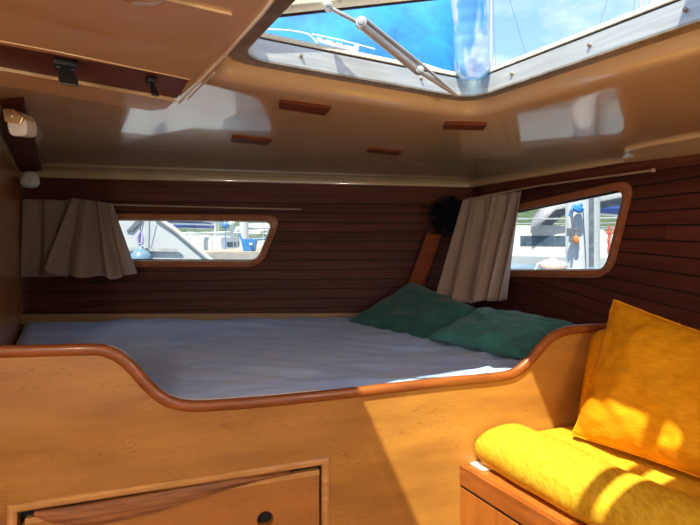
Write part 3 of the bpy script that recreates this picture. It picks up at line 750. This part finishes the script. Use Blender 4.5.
# seat cushion with the fat rolled front edge: section swept along the seat
def seat():
    m = M(); rs = []; sec = []
    rc_, rx, rz, zc = .114, .088, .061, -.546
    for k in range(22):
        a = -PI/2-(PI*1.30)*k/21; sec.append((rc_+rx*math.cos(a), zc+rz*math.sin(a)))
    sec += [(.205, ZS-.004), (.23, ZS-.001), (.30, ZS), (.40, ZS), (.52, ZS+.002), (.62, ZS), (.66, ZS-.01), (.665, ZS-.03), (.66, ZC+.004), (.4, ZC+.002), (.2, ZC+.002)]
    n = 60
    for i in range(n+1):
        l = .012+(LEN-.02)*i/n
        e_ = 1-max(0, 1-(l-.012)/.035); e_ = math.sqrt(max(1-(1-e_)**2, .0)); sc = .82+.18*e_
        r = []
        for k, (d, z) in enumerate(sec):
            cz = -.56; w = noise.noise(Vector((d*9, l*7, z*9)))*.005+noise.noise(Vector((d*25, l*22, z*25)))*.0016
            dd = rc_+(d-rc_)*(.90+.10*e_) if d < .2 else d
            r.append(sp_(dd+w*(1 if d < .2 else 0), l, max(cz+(z-cz)*sc+w*(1 if z > -.56 else .2), ZC+.001)))
        rs.append(r)
    m.rings(rs); return m
c_ = tag(link('seat_cushion', seat(), MT['roll'], smooth=70), 'long yellow chenille seat cushion with a fat rolled front edge', 'cushion')
# back cushion leaning behind
bq = Vector((P(578, 420, 1.395).x, 1.395, ZS)); 
b0 = Vector((.600, 1.378, ZS+.002)); bt = b0+so*.072+Vector((0, 0, .262))
def backc():
    m = M(); rs = []; n = 40
    up = (bt-b0); th = so*.10
    for i in range(n+1):
        l = .78*i/n; k = math.sqrt(max(1-(1-min(l/.03, 1))**2, 0)); sec = []
        for s_ in range(40):
            a = 2*PI*s_/40; ca = math.copysign(abs(math.cos(a))**.42, math.cos(a)); sa = math.copysign(abs(math.sin(a))**.42, math.sin(a))
            f = (.80+.20*k)
            p = b0+up*(.5+.5*sa*(.93+.07*k))+th*(.5+.5*ca*f)+sd*l; w = noise.noise(p*8)*.006
            sec.append(p+so*w)
        rs.append(sec)
    m.rings(rs); return m
tag(link('back_cushion', backc(), MT['amber'], smooth=70), 'amber yellow back cushion mostly hidden behind the big square one', 'cushion')
# big square cushion
q0 = onz(573, 441, ZS-.004); q0 = Vector((q0.x, q0.y, ZS))
q1 = q0+Vector((.535, -.845, 0))*.41+Vector((0, 0, .006)); q3 = P(614, 300, 1.37); q2 = q3+Vector((.535, -.845, 0))*.42+Vector((0, 0, -.10))
qn = Vector((-so.x, -so.y, .35))
sh = Vector((0, 0, .012))
pillow('scatter_cushion', [q0+sh, q1+sh, q2, q3], .16, MT['amber'], 'big square amber yellow cushion leaning on the settee at right', cat='cushion', seam=.003, seed=4, wr=.006, nrm=qn, dip=.03, n=56, puff=.6)
# backrest board and shelf behind the cushions
m = M(); z0 = ZS; a = b0+so*.20; m.prism([a+Vector((0, 0, 0)), a+sd*.8, a+sd*.8+so*.016, a+so*.016], (0, 0, .20)); link('backrest_board', m, MT['settee'], settee)
m = M(); sh_ = [a+so*.016, Vector((RC.x-.01, RC.y-.02, 0)), rightW.at(rightW.uv(Vector((RC.x, RC.y, 0)))[0]+.8, 0, .02), a+sd*.8+so*.016]
m.prism([Vector((p.x, p.y, ZS+.18)) for p in sh_], (0, 0, .016)); link('shelf', m, MT['settee'], settee)

# ------------------------------------------------------------------ deck hatch
hatch = thing('deck_hatch', (HC.x, HC.y, zA), 'open aluminium-framed deck hatch in the ceiling above the berth front', 'hatch')
def hp(u, v, z):                  # u along A->B from 0..1*HL, v from AB edge towards the camera
    p = A+hu*u-hv*v; return Vector((p.x, p.y, z))
def hrect(off, r, n=8):
    pts = [A+(-hu+hv)*off, B+(hu+hv)*off, Cc+(hu-hv)*off, Dd+(-hu-hv)*off]; return rounded(pts, r, n)
def hring(profile, name, mat, **k):
    m = M(); rs = []
    for off, z, r in profile: rs.append([Vector((p.x, p.y, z)) for p in hrect(off, r)])
    m.rings(rs, caps=False, loop=True); return link(name, m, mat, hatch, **k)
hring([(.024, zA-.004, .075), (.002, zA-.004, .06), (-.002, zA-.002, .06), (-.002, zA+.002, .06), (.024, zA+.002, .075)], 'flange', MT['alud'], smooth=30)
hring([(-.002, zA+.002, .06), (.003, zA+.040, .06), (.012, zA+.040, .07), (.012, zA+.002, .07)], 'riser', MT['alu'], smooth=30)
hring([(.003, zA+.040, .06), (.003, zA+.045, .06), (.016, zA+.045, .07), (.016, zA+.040, .07)], 'gasket', MT['rubber'], smooth=30)
hring([(.001, zA+.045, .06), (.005, zA+.054, .06), (.024, zA+.055, .075), (.032, zA+.046, .08), (.032, zA+.034, .08), (.014, zA+.034, .07)], 'outer_rim', MT['cream'], smooth=30)
for u, v in ((HL-.001, .12), (HL-.001, .30), (HL-.001, .46), (.12, 0.001), (.40, 0.001)):
    n_ = Vector((-hu.x, -hu.y, 0)) if v > .05 else Vector((-hv.x, -hv.y, 0))
    m = M(); m.lathe(hp(u, v, zA+.022), n_, [(.0035, -.004), (.0035, .003), (.002, .005)], 10); link('screw', m, MT['alud'], hatch, smooth=40)
# deck around the opening, seen only from the side
m = M(); rs = [[Vector((p.x, p.y, zA+.018)) for p in hrect(.015, .07)], [Vector((p.x, p.y, zA+.018)) for p in hrect(.16, .2)], [Vector((p.x, p.y, zA+.004)) for p in hrect(.165, .2)], [Vector((p.x, p.y, zA+.004)) for p in hrect(.015, .07)]]
m.rings(rs, caps=False, loop=True); link('deck_collar', m, MT['boat'], hatch)
# lid hinged on the left edge, propped open
LT = math.radians(17.5)
def lp(u, v, h=0):                # on the lid: u along the slope from the hinge
    p = A+hu*(u*math.cos(LT)-h*math.sin(LT)-.01)-hv*v; return Vector((p.x, p.y, zA+.066+u*math.sin(LT)+h*math.cos(LT)))
lid = M()
LW = HL+.01; bw = .034; bh = .022
def lbar(u0, u1, v0, v1, mtr, h0=0, h1=bh): mtr.prism([lp(u0, v0, h0), lp(u1, v0, h0), lp(u1, v1, h0), lp(u0, v1, h0)], lp(u0, v0, h1)-lp(u0, v0, h0))
lbar(0, LW, -.012, bw-.012, lid); lbar(0, LW, LW-bw, LW, lid); lbar(0, bw, bw-.012, LW-bw, lid); lbar(LW-bw, LW, bw-.012, LW-bw, lid)
lid_o = link('lid', lid, MT['cream'], hatch, bevel=.005)
m = M(); lbar(.006, LW-.006, 0, LW-.01, m, bh, bh+.008); link('acrylic', m, MT['acryl'], lid_o)
m = M(); lbar(.01, LW-.01, -.016, -.010, m, -.003, .004); link('lid_seal', m, MT['rubber'], lid_o)
# telescopic stay
A0 = P(328, 7, .955); A1 = P(361, 24, .97); A2 = P(419, 71, 1.03); A3 = P(457, 95, 1.085)
m = M(); m.tube([A0, A1, A1.lerp(A2, .25)], .0042, 10); m.tube([A2.lerp(A1, .1), A2, A3], .0046, 10); m.tube([A1.lerp(A2, .0)+Vector((.004, -.01, .008)), A2+Vector((.006, -.01, .008)), A3], .0035, 8)
st = link('stay', m, MT['alu'], hatch, smooth=40)
m = M(); m.tube([A1.lerp(A2, -.03), A1.lerp(A2, .5), A2.lerp(A1, -.0)], .0098, 14); link('stay_tube', m, MT['alu'], st, smooth=40)
for nm, c_, r in (('pivot', A1, .013), ('pivot', A2, .010), ('pivot', A0, .010)):
    m = M(); m.lathe(c_+Vector((0, -.014, 0)), (0, 1, 0), [(.001, -.002), (r*.5, -.001), (r*.55, .001), (r*.8, .001), (r*.8, .018), (.001, .019)], 18); link(nm, m, MT['alu'], st, smooth=40)

# blue canvas bag on the deck beyond the hatch
bag = thing('canvas_cover', P(350, 60, 1.75), 'bright blue canvas cover bundled on deck beyond the open hatch', 'cover')
def bagf(u, v):
    x = -.62+1.06*u; a = -.02*PI+1.04*PI*v
    endt = math.sqrt(max(1-abs(2*u-1)**6, 0.0))
    r = .30*(1+.10*math.sin(3*u+1))*endt+.001
    cy = 1.80-.02*u; cz = .43
    w = .03*noise.noise(Vector((u*5+2*v, v*5, 1)))+.016*math.sin(16*u+9*v+3*math.sin(4*v))*math.sin(PI*v)
    k = .26+.14*u
    return Vector((x, cy-(r+w)*math.cos(a), max(cz+(r*(1.25+.25*u)+w)*math.sin(a), .352)))
m = M(); m.grid(bagf, 110, 60); link('canvas', m, MT['canvas'], bag, smooth=80, solid=.003)
def ondeck(px, py, y): return P(px, py, y)
def seam_line(pts, r=.0018):
    m = M()
    # drape on the bag: march along the sight line until inside the bag ellipse
    out = []
    for px, py in pts:
        y = 1.3; d = None
        while y < 2.2:
            p = P(px, py, y); u = (p.x+.62)/1.06
            uu = min(max(u, .01), .99); R = .30*(1+.10*math.sin(3*uu+1))*math.sqrt(max(1-abs(2*uu-1)**6, 0)); cy = 1.80-.02*uu; cz = .43; kz = 1.25+.25*uu
            if ((p.y-cy)/(R+.014))**2+((p.z-cz)/(R*kz+.014))**2 < 1: break
            y += .003
        out.append(P(px, py, y-.012))
    m.tube(spline(out, 4), r, 6); return m
link('seam', seam_line([(262, 29), (285, 30), (305, 33), (313, 38), (318, 46)]), MT['stitch'], bag, smooth=60)
link('seam', seam_line([(312, 34), (340, 40), (375, 49)]), MT['stitch'], bag, smooth=60)
link('seam', seam_line([(395, 55), (430, 66), (455, 74)]), MT['stitch'], bag, smooth=60)
link('webbing', seam_line([(317, 39.5), (335, 44.5), (354, 49.5)], .006), MT['stitch'], bag, smooth=60)
for x, y in ((322, 41), (332, 43.7), (342, 46.3)): link('eyelet', seam_line([(x, y-.3), (x+2, y), (x+4.5, y+.4)], .0045).__class__() if False else seam_line([(x, y-.8), (x+1.5, y-.5), (x+4, y)], .0062), MT['greyd'], bag, smooth=60)
m = seam_line([(354, 49.5), (356, 50), (358, 50.5)], .012); link('snap', m, MT['stitch'], bag, smooth=60)

# clear plastic bottle standing on the rim corner
bt0 = P(473, 80, 1.13); bdir = Vector((-.09, -.16, 1)).normalized()
def bottle():
    m = M(); rs = []; n = 36; H = .30
    ax = bdir; a = Vector((1, 0, .05)).normalized(); b = ax.cross(a)
    for i in range(64):
        h = i/63
        z = h*H
        if h < .13: r = .016+.022*math.sqrt(1-(1-h/.13)**2)
        elif h < .78: r = .038-.0009*max(0, math.sin(h*2*PI*11))
        elif h < .92: r = .038-(.038-.014)*((h-.78)/.14)**1.4
        else: r = .014
        ring = []
        for k in range(n):
            t = 2*PI*k/n; rr = r*(1+(.09*math.cos(5*t) if h < .12 else 0)+.02*math.sin(3*t+h*9)+.05*noise.noise(Vector((math.cos(t)*2, math.sin(t)*2, h*9))))
            ring.append(bt0+ax*z+(a*math.cos(t)+b*math.sin(t))*rr)
        rs.append(ring)
    m.rings(rs); return m
pet = bpy.data.materials.new('bottle plastic with painted highlights'); pet.use_nodes = True; _n = pet.node_tree.nodes; _l = pet.node_tree.links; _b = _n['Principled BSDF']
_b.inputs['Transmission Weight'].default_value = .62; _b.inputs['Roughness'].default_value = .10; _b.inputs['IOR'].default_value = 1.33
_tc = _n.new('ShaderNodeTexCoord'); _nz = _n.new('ShaderNodeTexNoise'); _nz.inputs['Scale'].default_value = 22; _cr = _n.new('ShaderNodeValToRGB')
_mp = _n.new('ShaderNodeMapping'); _mp.inputs['Scale'].default_value = (1, 1, .35); _l.new(_tc.outputs['Object'], _mp.inputs[0]); _l.new(_mp.outputs[0], _nz.inputs[0])
_cr.color_ramp.elements[0].position = .46; _cr.color_ramp.elements[0].color = (.22, .58, .97, 1); _cr.color_ramp.elements[1].position = .54; _cr.color_ramp.elements[1].color = (.92, .96, 1, 1)  # sky blue and white highlights painted into the plastic's base colour
_l.new(_nz.outputs[0], _cr.inputs[0]); _l.new(_cr.outputs[0], _b.inputs['Base Color'])
btl = thing('water_bottle', bt0, 'clear plastic water bottle standing at the far corner of the hatch', 'bottle')
link('body', bottle(), pet, btl, smooth=60)
m = M(); m.lathe(bt0+bdir*.300, bdir, [(.016, 0), (.016, .016), (.014, .018)], 24); link('cap', m, MT['tub'], btl, smooth=40)

# added dome lamps, unseen behind the camera, for warm fill light in the cabin
fill_glass = bpy.data.materials.new('added fill lamp glass'); fill_glass.use_nodes = True
_b = fill_glass.node_tree.nodes['Principled BSDF']; _b.inputs['Emission Color'].default_value = (1, .80, .55, 1); _b.inputs['Emission Strength'].default_value = 3
for x, y, lab in ((-.45, -.35, 'added unseen fill lamp, a round dome on the ceiling behind the camera, port side'), (.75, -.30, 'added unseen fill lamp, a round dome on the ceiling behind the camera, settee side')):
    z = ceil_height(x, y); t = thing('fill_lamp', (x, y, z-.04), lab, 'lamp')
    m = M(); m.lathe((x, y, z+.002), (0, 0, -1), [(.085, 0), (.085, .012), (.07, .016)], 28); link('base', m, MT['white'], t, smooth=40)
    m = M(); m.lathe((x, y, z-.014), (0, 0, -1), [(.07, 0), (.062, .014), (.04, .024), (.001, .028)], 28); link('diffuser', m, fill_glass, t, smooth=60)
    ld = bpy.data.lights.new('bulb', 'POINT'); ld.shadow_soft_size = .05; ld.energy = FILL_LAMP; ld.color = (1, .82, .60)
    lo = bpy.data.objects.new('bulb', ld); COL.objects.link(lo); lo.parent = t; lo.location = (0, 0, -.065)
# ------------------------------------------------------------------ outside: water, dock, boats, hillside
WZ = -1.25
def sl(poly): return poly
m = M(); m.add([(-120, -60, WZ), (120, -60, WZ), (120, 160, WZ), (-120, 160, WZ)], [(0, 1, 2, 3)]); struct(link('sea', m, MT['water']))

def boat(loc, heading, L, Bm, fb, hullm, label, cover='navycover', mast=True, cabin=True, group=None, canopy=False, stripe=None):
    loc = Vector(loc); c, s = math.cos(heading), math.sin(heading)
    X = Vector((c, s, 0)); Y = Vector((-s, c, 0)); Z = Vector((0, 0, 1))
    t = thing('sailboat' if mast else 'motorboat', loc, label, 'boat', group)
    def q(x, y, z): return loc+X*x+Y*y+Z*z
    def half(x):
        k = (x/L+.5); return Bm/2*(.72+.28*math.sin(min(k/.45, 1)*PI/2)) if k < .45 else Bm/2*math.sqrt(max(1-((k-.45)/.55)**2.2, 0))+.01
    def sheer(x): k = x/L+.5; return fb*(1+.35*(k-.35)**2*2)
    rs = []
    for i in range(17):
        x = -L/2+L*i/16; h = half(x); z = sheer(x)
        rs.append([q(x, h, z), q(x, h*.97, z*.45), q(x, h*.8, -.02), q(x, 0, -.12), q(x, -h*.8, -.02), q(x, -h*.97, z*.45), q(x, -h, z), q(x, 0, z+.05)])
    m = M(); m.rings(rs); link('hull', m, hullm, t, smooth=35)
    if stripe:
        for sd_ in (1, -1):
            m = M(); m.rings([[q(-L/2+L*i/16, sd_*(half(-L/2+L*i/16)+.012), sheer(-L/2+L*i/16)*k) for k in (.62, .80)] for i in range(16)], closed=False, caps=False); link('stripe', m, stripe, t, solid=.01)
    if cabin:
        rs = []
        for x, w, h in ((-.18, .30, .30), (-.17, .30, .42), (.02, .30, .42), (.14, .26, .34), (.26, .16, .12)):
            z = sheer(x*L); rs.append([q(x*L, w*Bm, z), q(x*L, w*Bm*.88, z+h), q(x*L, -w*Bm*.88, z+h), q(x*L, -w*Bm, z)])
        m = M(); m.rings(rs); cb = link('cabin_top', m, MT['cabin'], t, smooth=20)
        for sd_ in (1, -1):
            for x0, x1 in ((-.13, -.04), (-.02, .08)):
                zz = sheer(x0*L)+.14; yy = sd_*(.30*Bm*.955+.012)
                m = M(); m.prism([q(x0*L, yy, zz), q(x1*L, yy, zz), q(x1*L, yy*.97, zz+.14), q(x0*L, yy*.97, zz+.14)], Y*sd_*.006); link('porthole', m, MT['darkglass'], cb)
    if mast:
        H = L*1.25; z = sheer(0)+.3
        m = M(); m.tube([q(.08*L, 0, z), q(.08*L, 0, z+H)], [.055, .04], 10); link('mast', m, MT['alu'], t, smooth=40)
        m = M(); m.tube([q(.07*L, 0, z+.55), q(-.30*L, 0, z+.62)], .045, 8); bo = link('boom', m, MT['alu'], t, smooth=40)
        m = M(); m.tube([q(.06*L, 0, z+.70), q(-.05*L, 0, z+.76), q(-.18*L, 0, z+.74), q(-.29*L, 0, z+.68)], [.14, .15, .12, .06], 10); link('sail_cover', m, MT[cover], bo, smooth=60)
        m = M()
        for ex in (L*.49, -L*.49): m.tube([q(ex, 0, sheer(ex)), q(.08*L, 0, z+H)], .008, 5)
        for y in (1, -1): m.tube([q(.06*L, y*Bm*.42, sheer(0)), q(.08*L, y*.35, z+H*.5), q(.08*L, 0, z+H)], .008, 5)
        link('rigging', m, MT['greyd'], t)
    # rails
    m = M(); 
    for y in (1, -1):
        pr = [q(-L/2+L*i/12, y*half(-L/2+L*i/12)*.95, sheer(-L/2+L*i/12)+.5) for i in range(0, 13)]
        m.tube(pr, .011, 5)
        for i in range(0, 13, 2): m.tube([pr[i]-Z*.5, pr[i]], .010, 5)
    link('guard_rail', m, MT['alu'], t)
    if canopy:
        m = M(); rs = []
        for x, h in ((-.42, 1.15), (-.34, 1.45), (-.20, 1.5), (-.10, 1.3), (-.06, .85)):
            z = sheer(x*L)+h*.72; rs.append([q(x*L, Bm*.34*math.cos(a), z-.3+.3*math.sin(a)) for a in [PI*k/8 for k in range(9)]])
        m.rings(rs, closed=False, caps=False); link('canopy', m, MT['greycan'], t, smooth=50, solid=.02)
    return t
# neighbour lying alongside: a sloping white foredeck / coachroof with a fender and block
nbt = thing('neighbour_boat', (-3.2, 6.2, WZ), 'large white yacht bow close outside the left window', 'boat')
m = M(); pts = [P(-60, 205, 5.6), P(158, 216, 5.6), P(176, 230, 5.6), P(216, 264, 5.6)]; base = WZ
m.prism(pts+[Vector((pts[-1].x+.3, 5.6, base)), Vector((pts[0].x, 5.6, base))], (-.9, 2.2, 0)); link('hull', m, MT['boat'], nbt, bevel=.05)
m = M(); m.prism([P(100, 250, 5.585), P(182, 252, 5.585), P(176, 248.5, 5.585), P(100, 247, 5.585)], (0, -.02, 0)); link('rubbing_strake', m, MT['greycan'], nbt)
m = M(); m.tube([P(156, 217, 5.59), P(175, 230, 5.59), P(214, 263, 5.59)], .028, 8); link('toe_rail', m, MT['cabin'], nbt, smooth=40)
m = M(); m.prism([P(126, 231, 5.58), P(132, 232, 5.58), P(142, 221, 5.58), P(137, 219, 5.58)], (0, .03, 0)); link('strap', m, MT['greyd'], nbt, bevel=.004)
fen = thing('hanging_fender', P(140, 262, 5.49), 'grey domed fender hanging from a rope outside the left window', 'fender')
m = M(); m.lathe(P(141, 264, 5.49), (0, 0, 1), [(.10, 0), (.115, .05), (.105, .10), (.07, .14), (.03, .165), (.02, .19)], 20); link('bulb', m, MT['bluehull'], fen, smooth=60)
m = M(); m.tube([P(140, 246, 5.49), P(141, 190, 5.49)], .007, 8); m.tube([P(141.5, 232, 5.49), P(148, 205, 5.49)], .005, 6); link('rope', m, MT['greyd'], fen, smooth=60)
m = M(); m.tube([P(138.5, 244, 5.47), P(138, 238, 5.47), P(140.5, 231, 5.47), P(143, 238, 5.47), P(142.5, 244, 5.47), P(138.5, 244, 5.47)], .011, 8); link('shackle', m, MT['purple'], fen, smooth=60)
# floating dock behind the left window
dk = M(); dk.abox((-2.2, 6.9, -.32), (0, 12.0, -.22)); dko = tag(link('dock', dk, MT['concrete']), 'bleached floating dock outside the left window', 'dock')
for k in range(24):
    m = M(); y = 6.9+k*.2125; m.abox((-2.2, y+.006, -.22), (0, y+.206, -.19)); link('board', m, MT['dock'], dko)
# blue tub on the dock
tb = thing('storage_tub', P(250, 247, 7.4), 'open blue plastic tub on the dock outside the left window', 'tub')
tc_ = P(249.5, 0, 7.4); tx = tc_.x; tz = -.19
m = M(); rs = []
for z, w in ((0, .075), (.002, .080), (.16, .108), (.175, .112), (.175, .100), (.02, .075)): rs.append([Vector((tx+sx*w, 7.4+sy*w*.7, tz+z+0)) for sx, sy in ((-1, -1), (1, -1), (1, 1), (-1, 1))])
m.rings(rs); link('body', m, MT['tub'], tb, bevel=.008)
m = M(); m.tube([Vector((tx-.10, 7.35, tz+.17)), Vector((tx-.14, 7.35, tz+.26))], .016, 8); link('handle', m, MT['tub'], tb)
m = M(); m.abox((tx+.02, 7.28, tz+.09), (tx+.06, 7.325, tz+.12)); link('tag', m, MT['white'], tb)
pl = M(); pl.tube([P(244, 0, 8.4)*1+Vector((0, 0, -P(244, 0, 8.4).z-.19)), P(244, 0, 8.4)*1+Vector((0, 0, -P(244, 0, 8.4).z+1.6))], .075, 14)
tag(link('dock_pile', pl, MT['boat'], smooth=40), 'pale round pile behind the blue tub on the dock', 'pile')
G1 = 'moored boats outside the left window'
boat((-6.2, 21, WZ), .25, 8, 2.7, .95, MT['boat'], 'white sailboat with a navy sail cover, leftmost of those beyond the dock', group=G1)
boat((-3.9, 15.8, WZ), 1.2, 5.2, 2.0, .85, MT['boat'], 'nearer white sailboat moored bow-on beyond the dock', group=G1)
boat((-2.6, 29, WZ), .1, 9, 3, 1.0, MT['boat'], 'white motorboat with grey canopy far behind the dock pile', mast=False, canopy=True, group=G1)
boat((-9.5, 34, WZ), .4, 9, 3, 1.0, MT['bluehull'], 'slate blue sailboat far behind the moored white ones', group=G1)
bb = M(); bb.lathe(P(225.5, 229, 8.5), (0, 0, 1), [(.02, 0), (.05, .02), (.065, .06), (.05, .11), (.02, .13)], 16); bb.tube([P(225.5, 229, 8.5), P(225.5, 249.5, 8.5)], .008, 6)
tag(link('mooring_buoy', bb, MT['tub'], smooth=50), 'round blue buoy on a short pole left of the dock pile', 'buoy')
# outside the right window
pz_ = P(577, 0, 4.6).x
pile = thing('mooring_post', (pz_, 4.6, WZ), 'broad white mooring post seen through the right window', 'post')
m = M(); rs = []
for z in (WZ, .42, .46): 
    w = .098 if z < .45 else .085; rs.append([Vector((pz_+w*math.cos(2*PI*k/24), 4.6+w*math.sin(2*PI*k/24), z)) for k in range(24)])
m.rings(rs); link('column', m, MT['boat'], pile, smooth=40)
m = M(); m.box(P(573, 232, 4.46), (.05, 0, 0), (0, .02, 0), (0, 0, .035)); link('bracket', m, MT['greyd'], pile, bevel=.005)
m = M(); m.lathe(P(576, 239, 4.45), (0, 0, 1), [(.01, -.04), (.022, -.02), (.022, .015), (.01, .03)], 12); link('light', m, MT['orange'], pile, smooth=50)
m = M(); m.lathe(P(578, 209, 4.44), (.4, -.3, 1), [(.02, -.03), (.05, -.01), (.045, .02), (.01, .035)], 14); m.tube([P(570, 216, 4.45), P(574, 206, 4.45), P(582, 205, 4.45)], .018, 8); link('blue_cleat', m, MT['tub'], pile, smooth=50)
m = M(); m.tube([P(571, 210, 4.44), P(573, 226, 4.44), P(571, 243, 4.44)], .012, 6); m.tube([P(583, 211, 4.46), P(585, 240, 4.46), P(586, 268, 4.46)], .005, 5); link('line', m, MT['greyd'], pile, smooth=50)
m = M(); x2 = P(594, 0, 5.0).x; m.tube([(x2, 5.0, WZ), (x2, 5.0, 1.4)], .055, 14); m2 = M(); m2.tube([(x2-.045, 4.96, WZ), (x2-.045, 4.96, 1.4)], .022, 10)
o = thing('sail_mast', (x2, 5.0, WZ), 'tall grey aluminium mast right of the white mooring post', 'mast'); link('tube', m, MT['alu'], o, smooth=40); link('track', m2, MT['greyd'], o, smooth=40)
G2 = 'moored boats outside the right window'
boat((2.5, 8.2, WZ), 2.7, 8, 2.7, 1.0, MT['boat'], 'white sailboat with grey canopy and teal stripe seen left of the mooring post', canopy=True, group=G2, stripe=MT['tealhull'])
boat((7.9, 14.5, WZ), .5, 8, 2.6, 1.0, MT['boat'], 'white sailboat seen right of the grey mast', group=G2)
boat((4.6, 19, WZ), .2, 9, 2.9, 1.0, MT['bluehull'], 'slate blue sailboat furthest off beyond the mooring post', group=G2)
m = M(); m.lathe(P(553, 272, 4.2), (0, 0, 1), [(.03, -.02), (.085, .0), (.11, .05), (.095, .085), (.03, .10), (.03, .115)], 20); 
o = thing('ring_fender', P(553, 275, 4.2), 'round pale pink fender below the mooring post, outside the right window', 'fender'); link('ball', m, MT['buoy'], o, smooth=60)
m = M(); m.tube([P(534, 272, 4.2), P(538, 264, 4.2), P(546, 261, 4.2), P(556, 260.5, 4.2), P(566, 266, 4.2)], .008, 6); link('rope', m, MT['stitch'], o, smooth=60)
# side deck / pontoon beyond the right window
m = M(); m.prism([(1.25, 4.9, -.36), (2.9, 3.8, -.36), (3.4, 4.5, -.36), (1.7, 5.7, -.36)], (0, 0, .08)); tag(link('pontoon', m, MT['bluehull']), 'grey-blue pontoon low behind the right window', 'pontoon')
m = M(); cr_ = P(607, 0, 12).x-.0; m.tube([(cr_-.25, 12, -.5), (cr_+.25, 12, .35)], .025, 8); m.tube([(cr_-.3, 12, .1), (cr_+.5, 12, .16)], .03, 8); m.tube([(cr_+.05, 12, -1.2), (cr_+.05, 12, .3)], .03, 8)
tag(link('dock_crane', m, MT['redpl'], smooth=40), 'small red crane on the quay at the right edge of the right window', 'crane')
# hillside and quay
m = M()
def hill(u, v):
    x = -110+240*u; y = 85+30*v; return Vector((x, y, WZ+(3.0+5*noise.noise(Vector((u*5, 3, 0)))+5*u)*math.sin(v*PI*.5)*1.6+.9*noise.noise(Vector((u*60, v*6, 2)))))
m.grid(hill, 140, 14); struct(link('hillside', m, MT['leaf'], smooth=80))
m = M(); m.abox((-60, 60, WZ), (90, 66, WZ+1.2)); struct(link('quay', m, MT['concrete']))
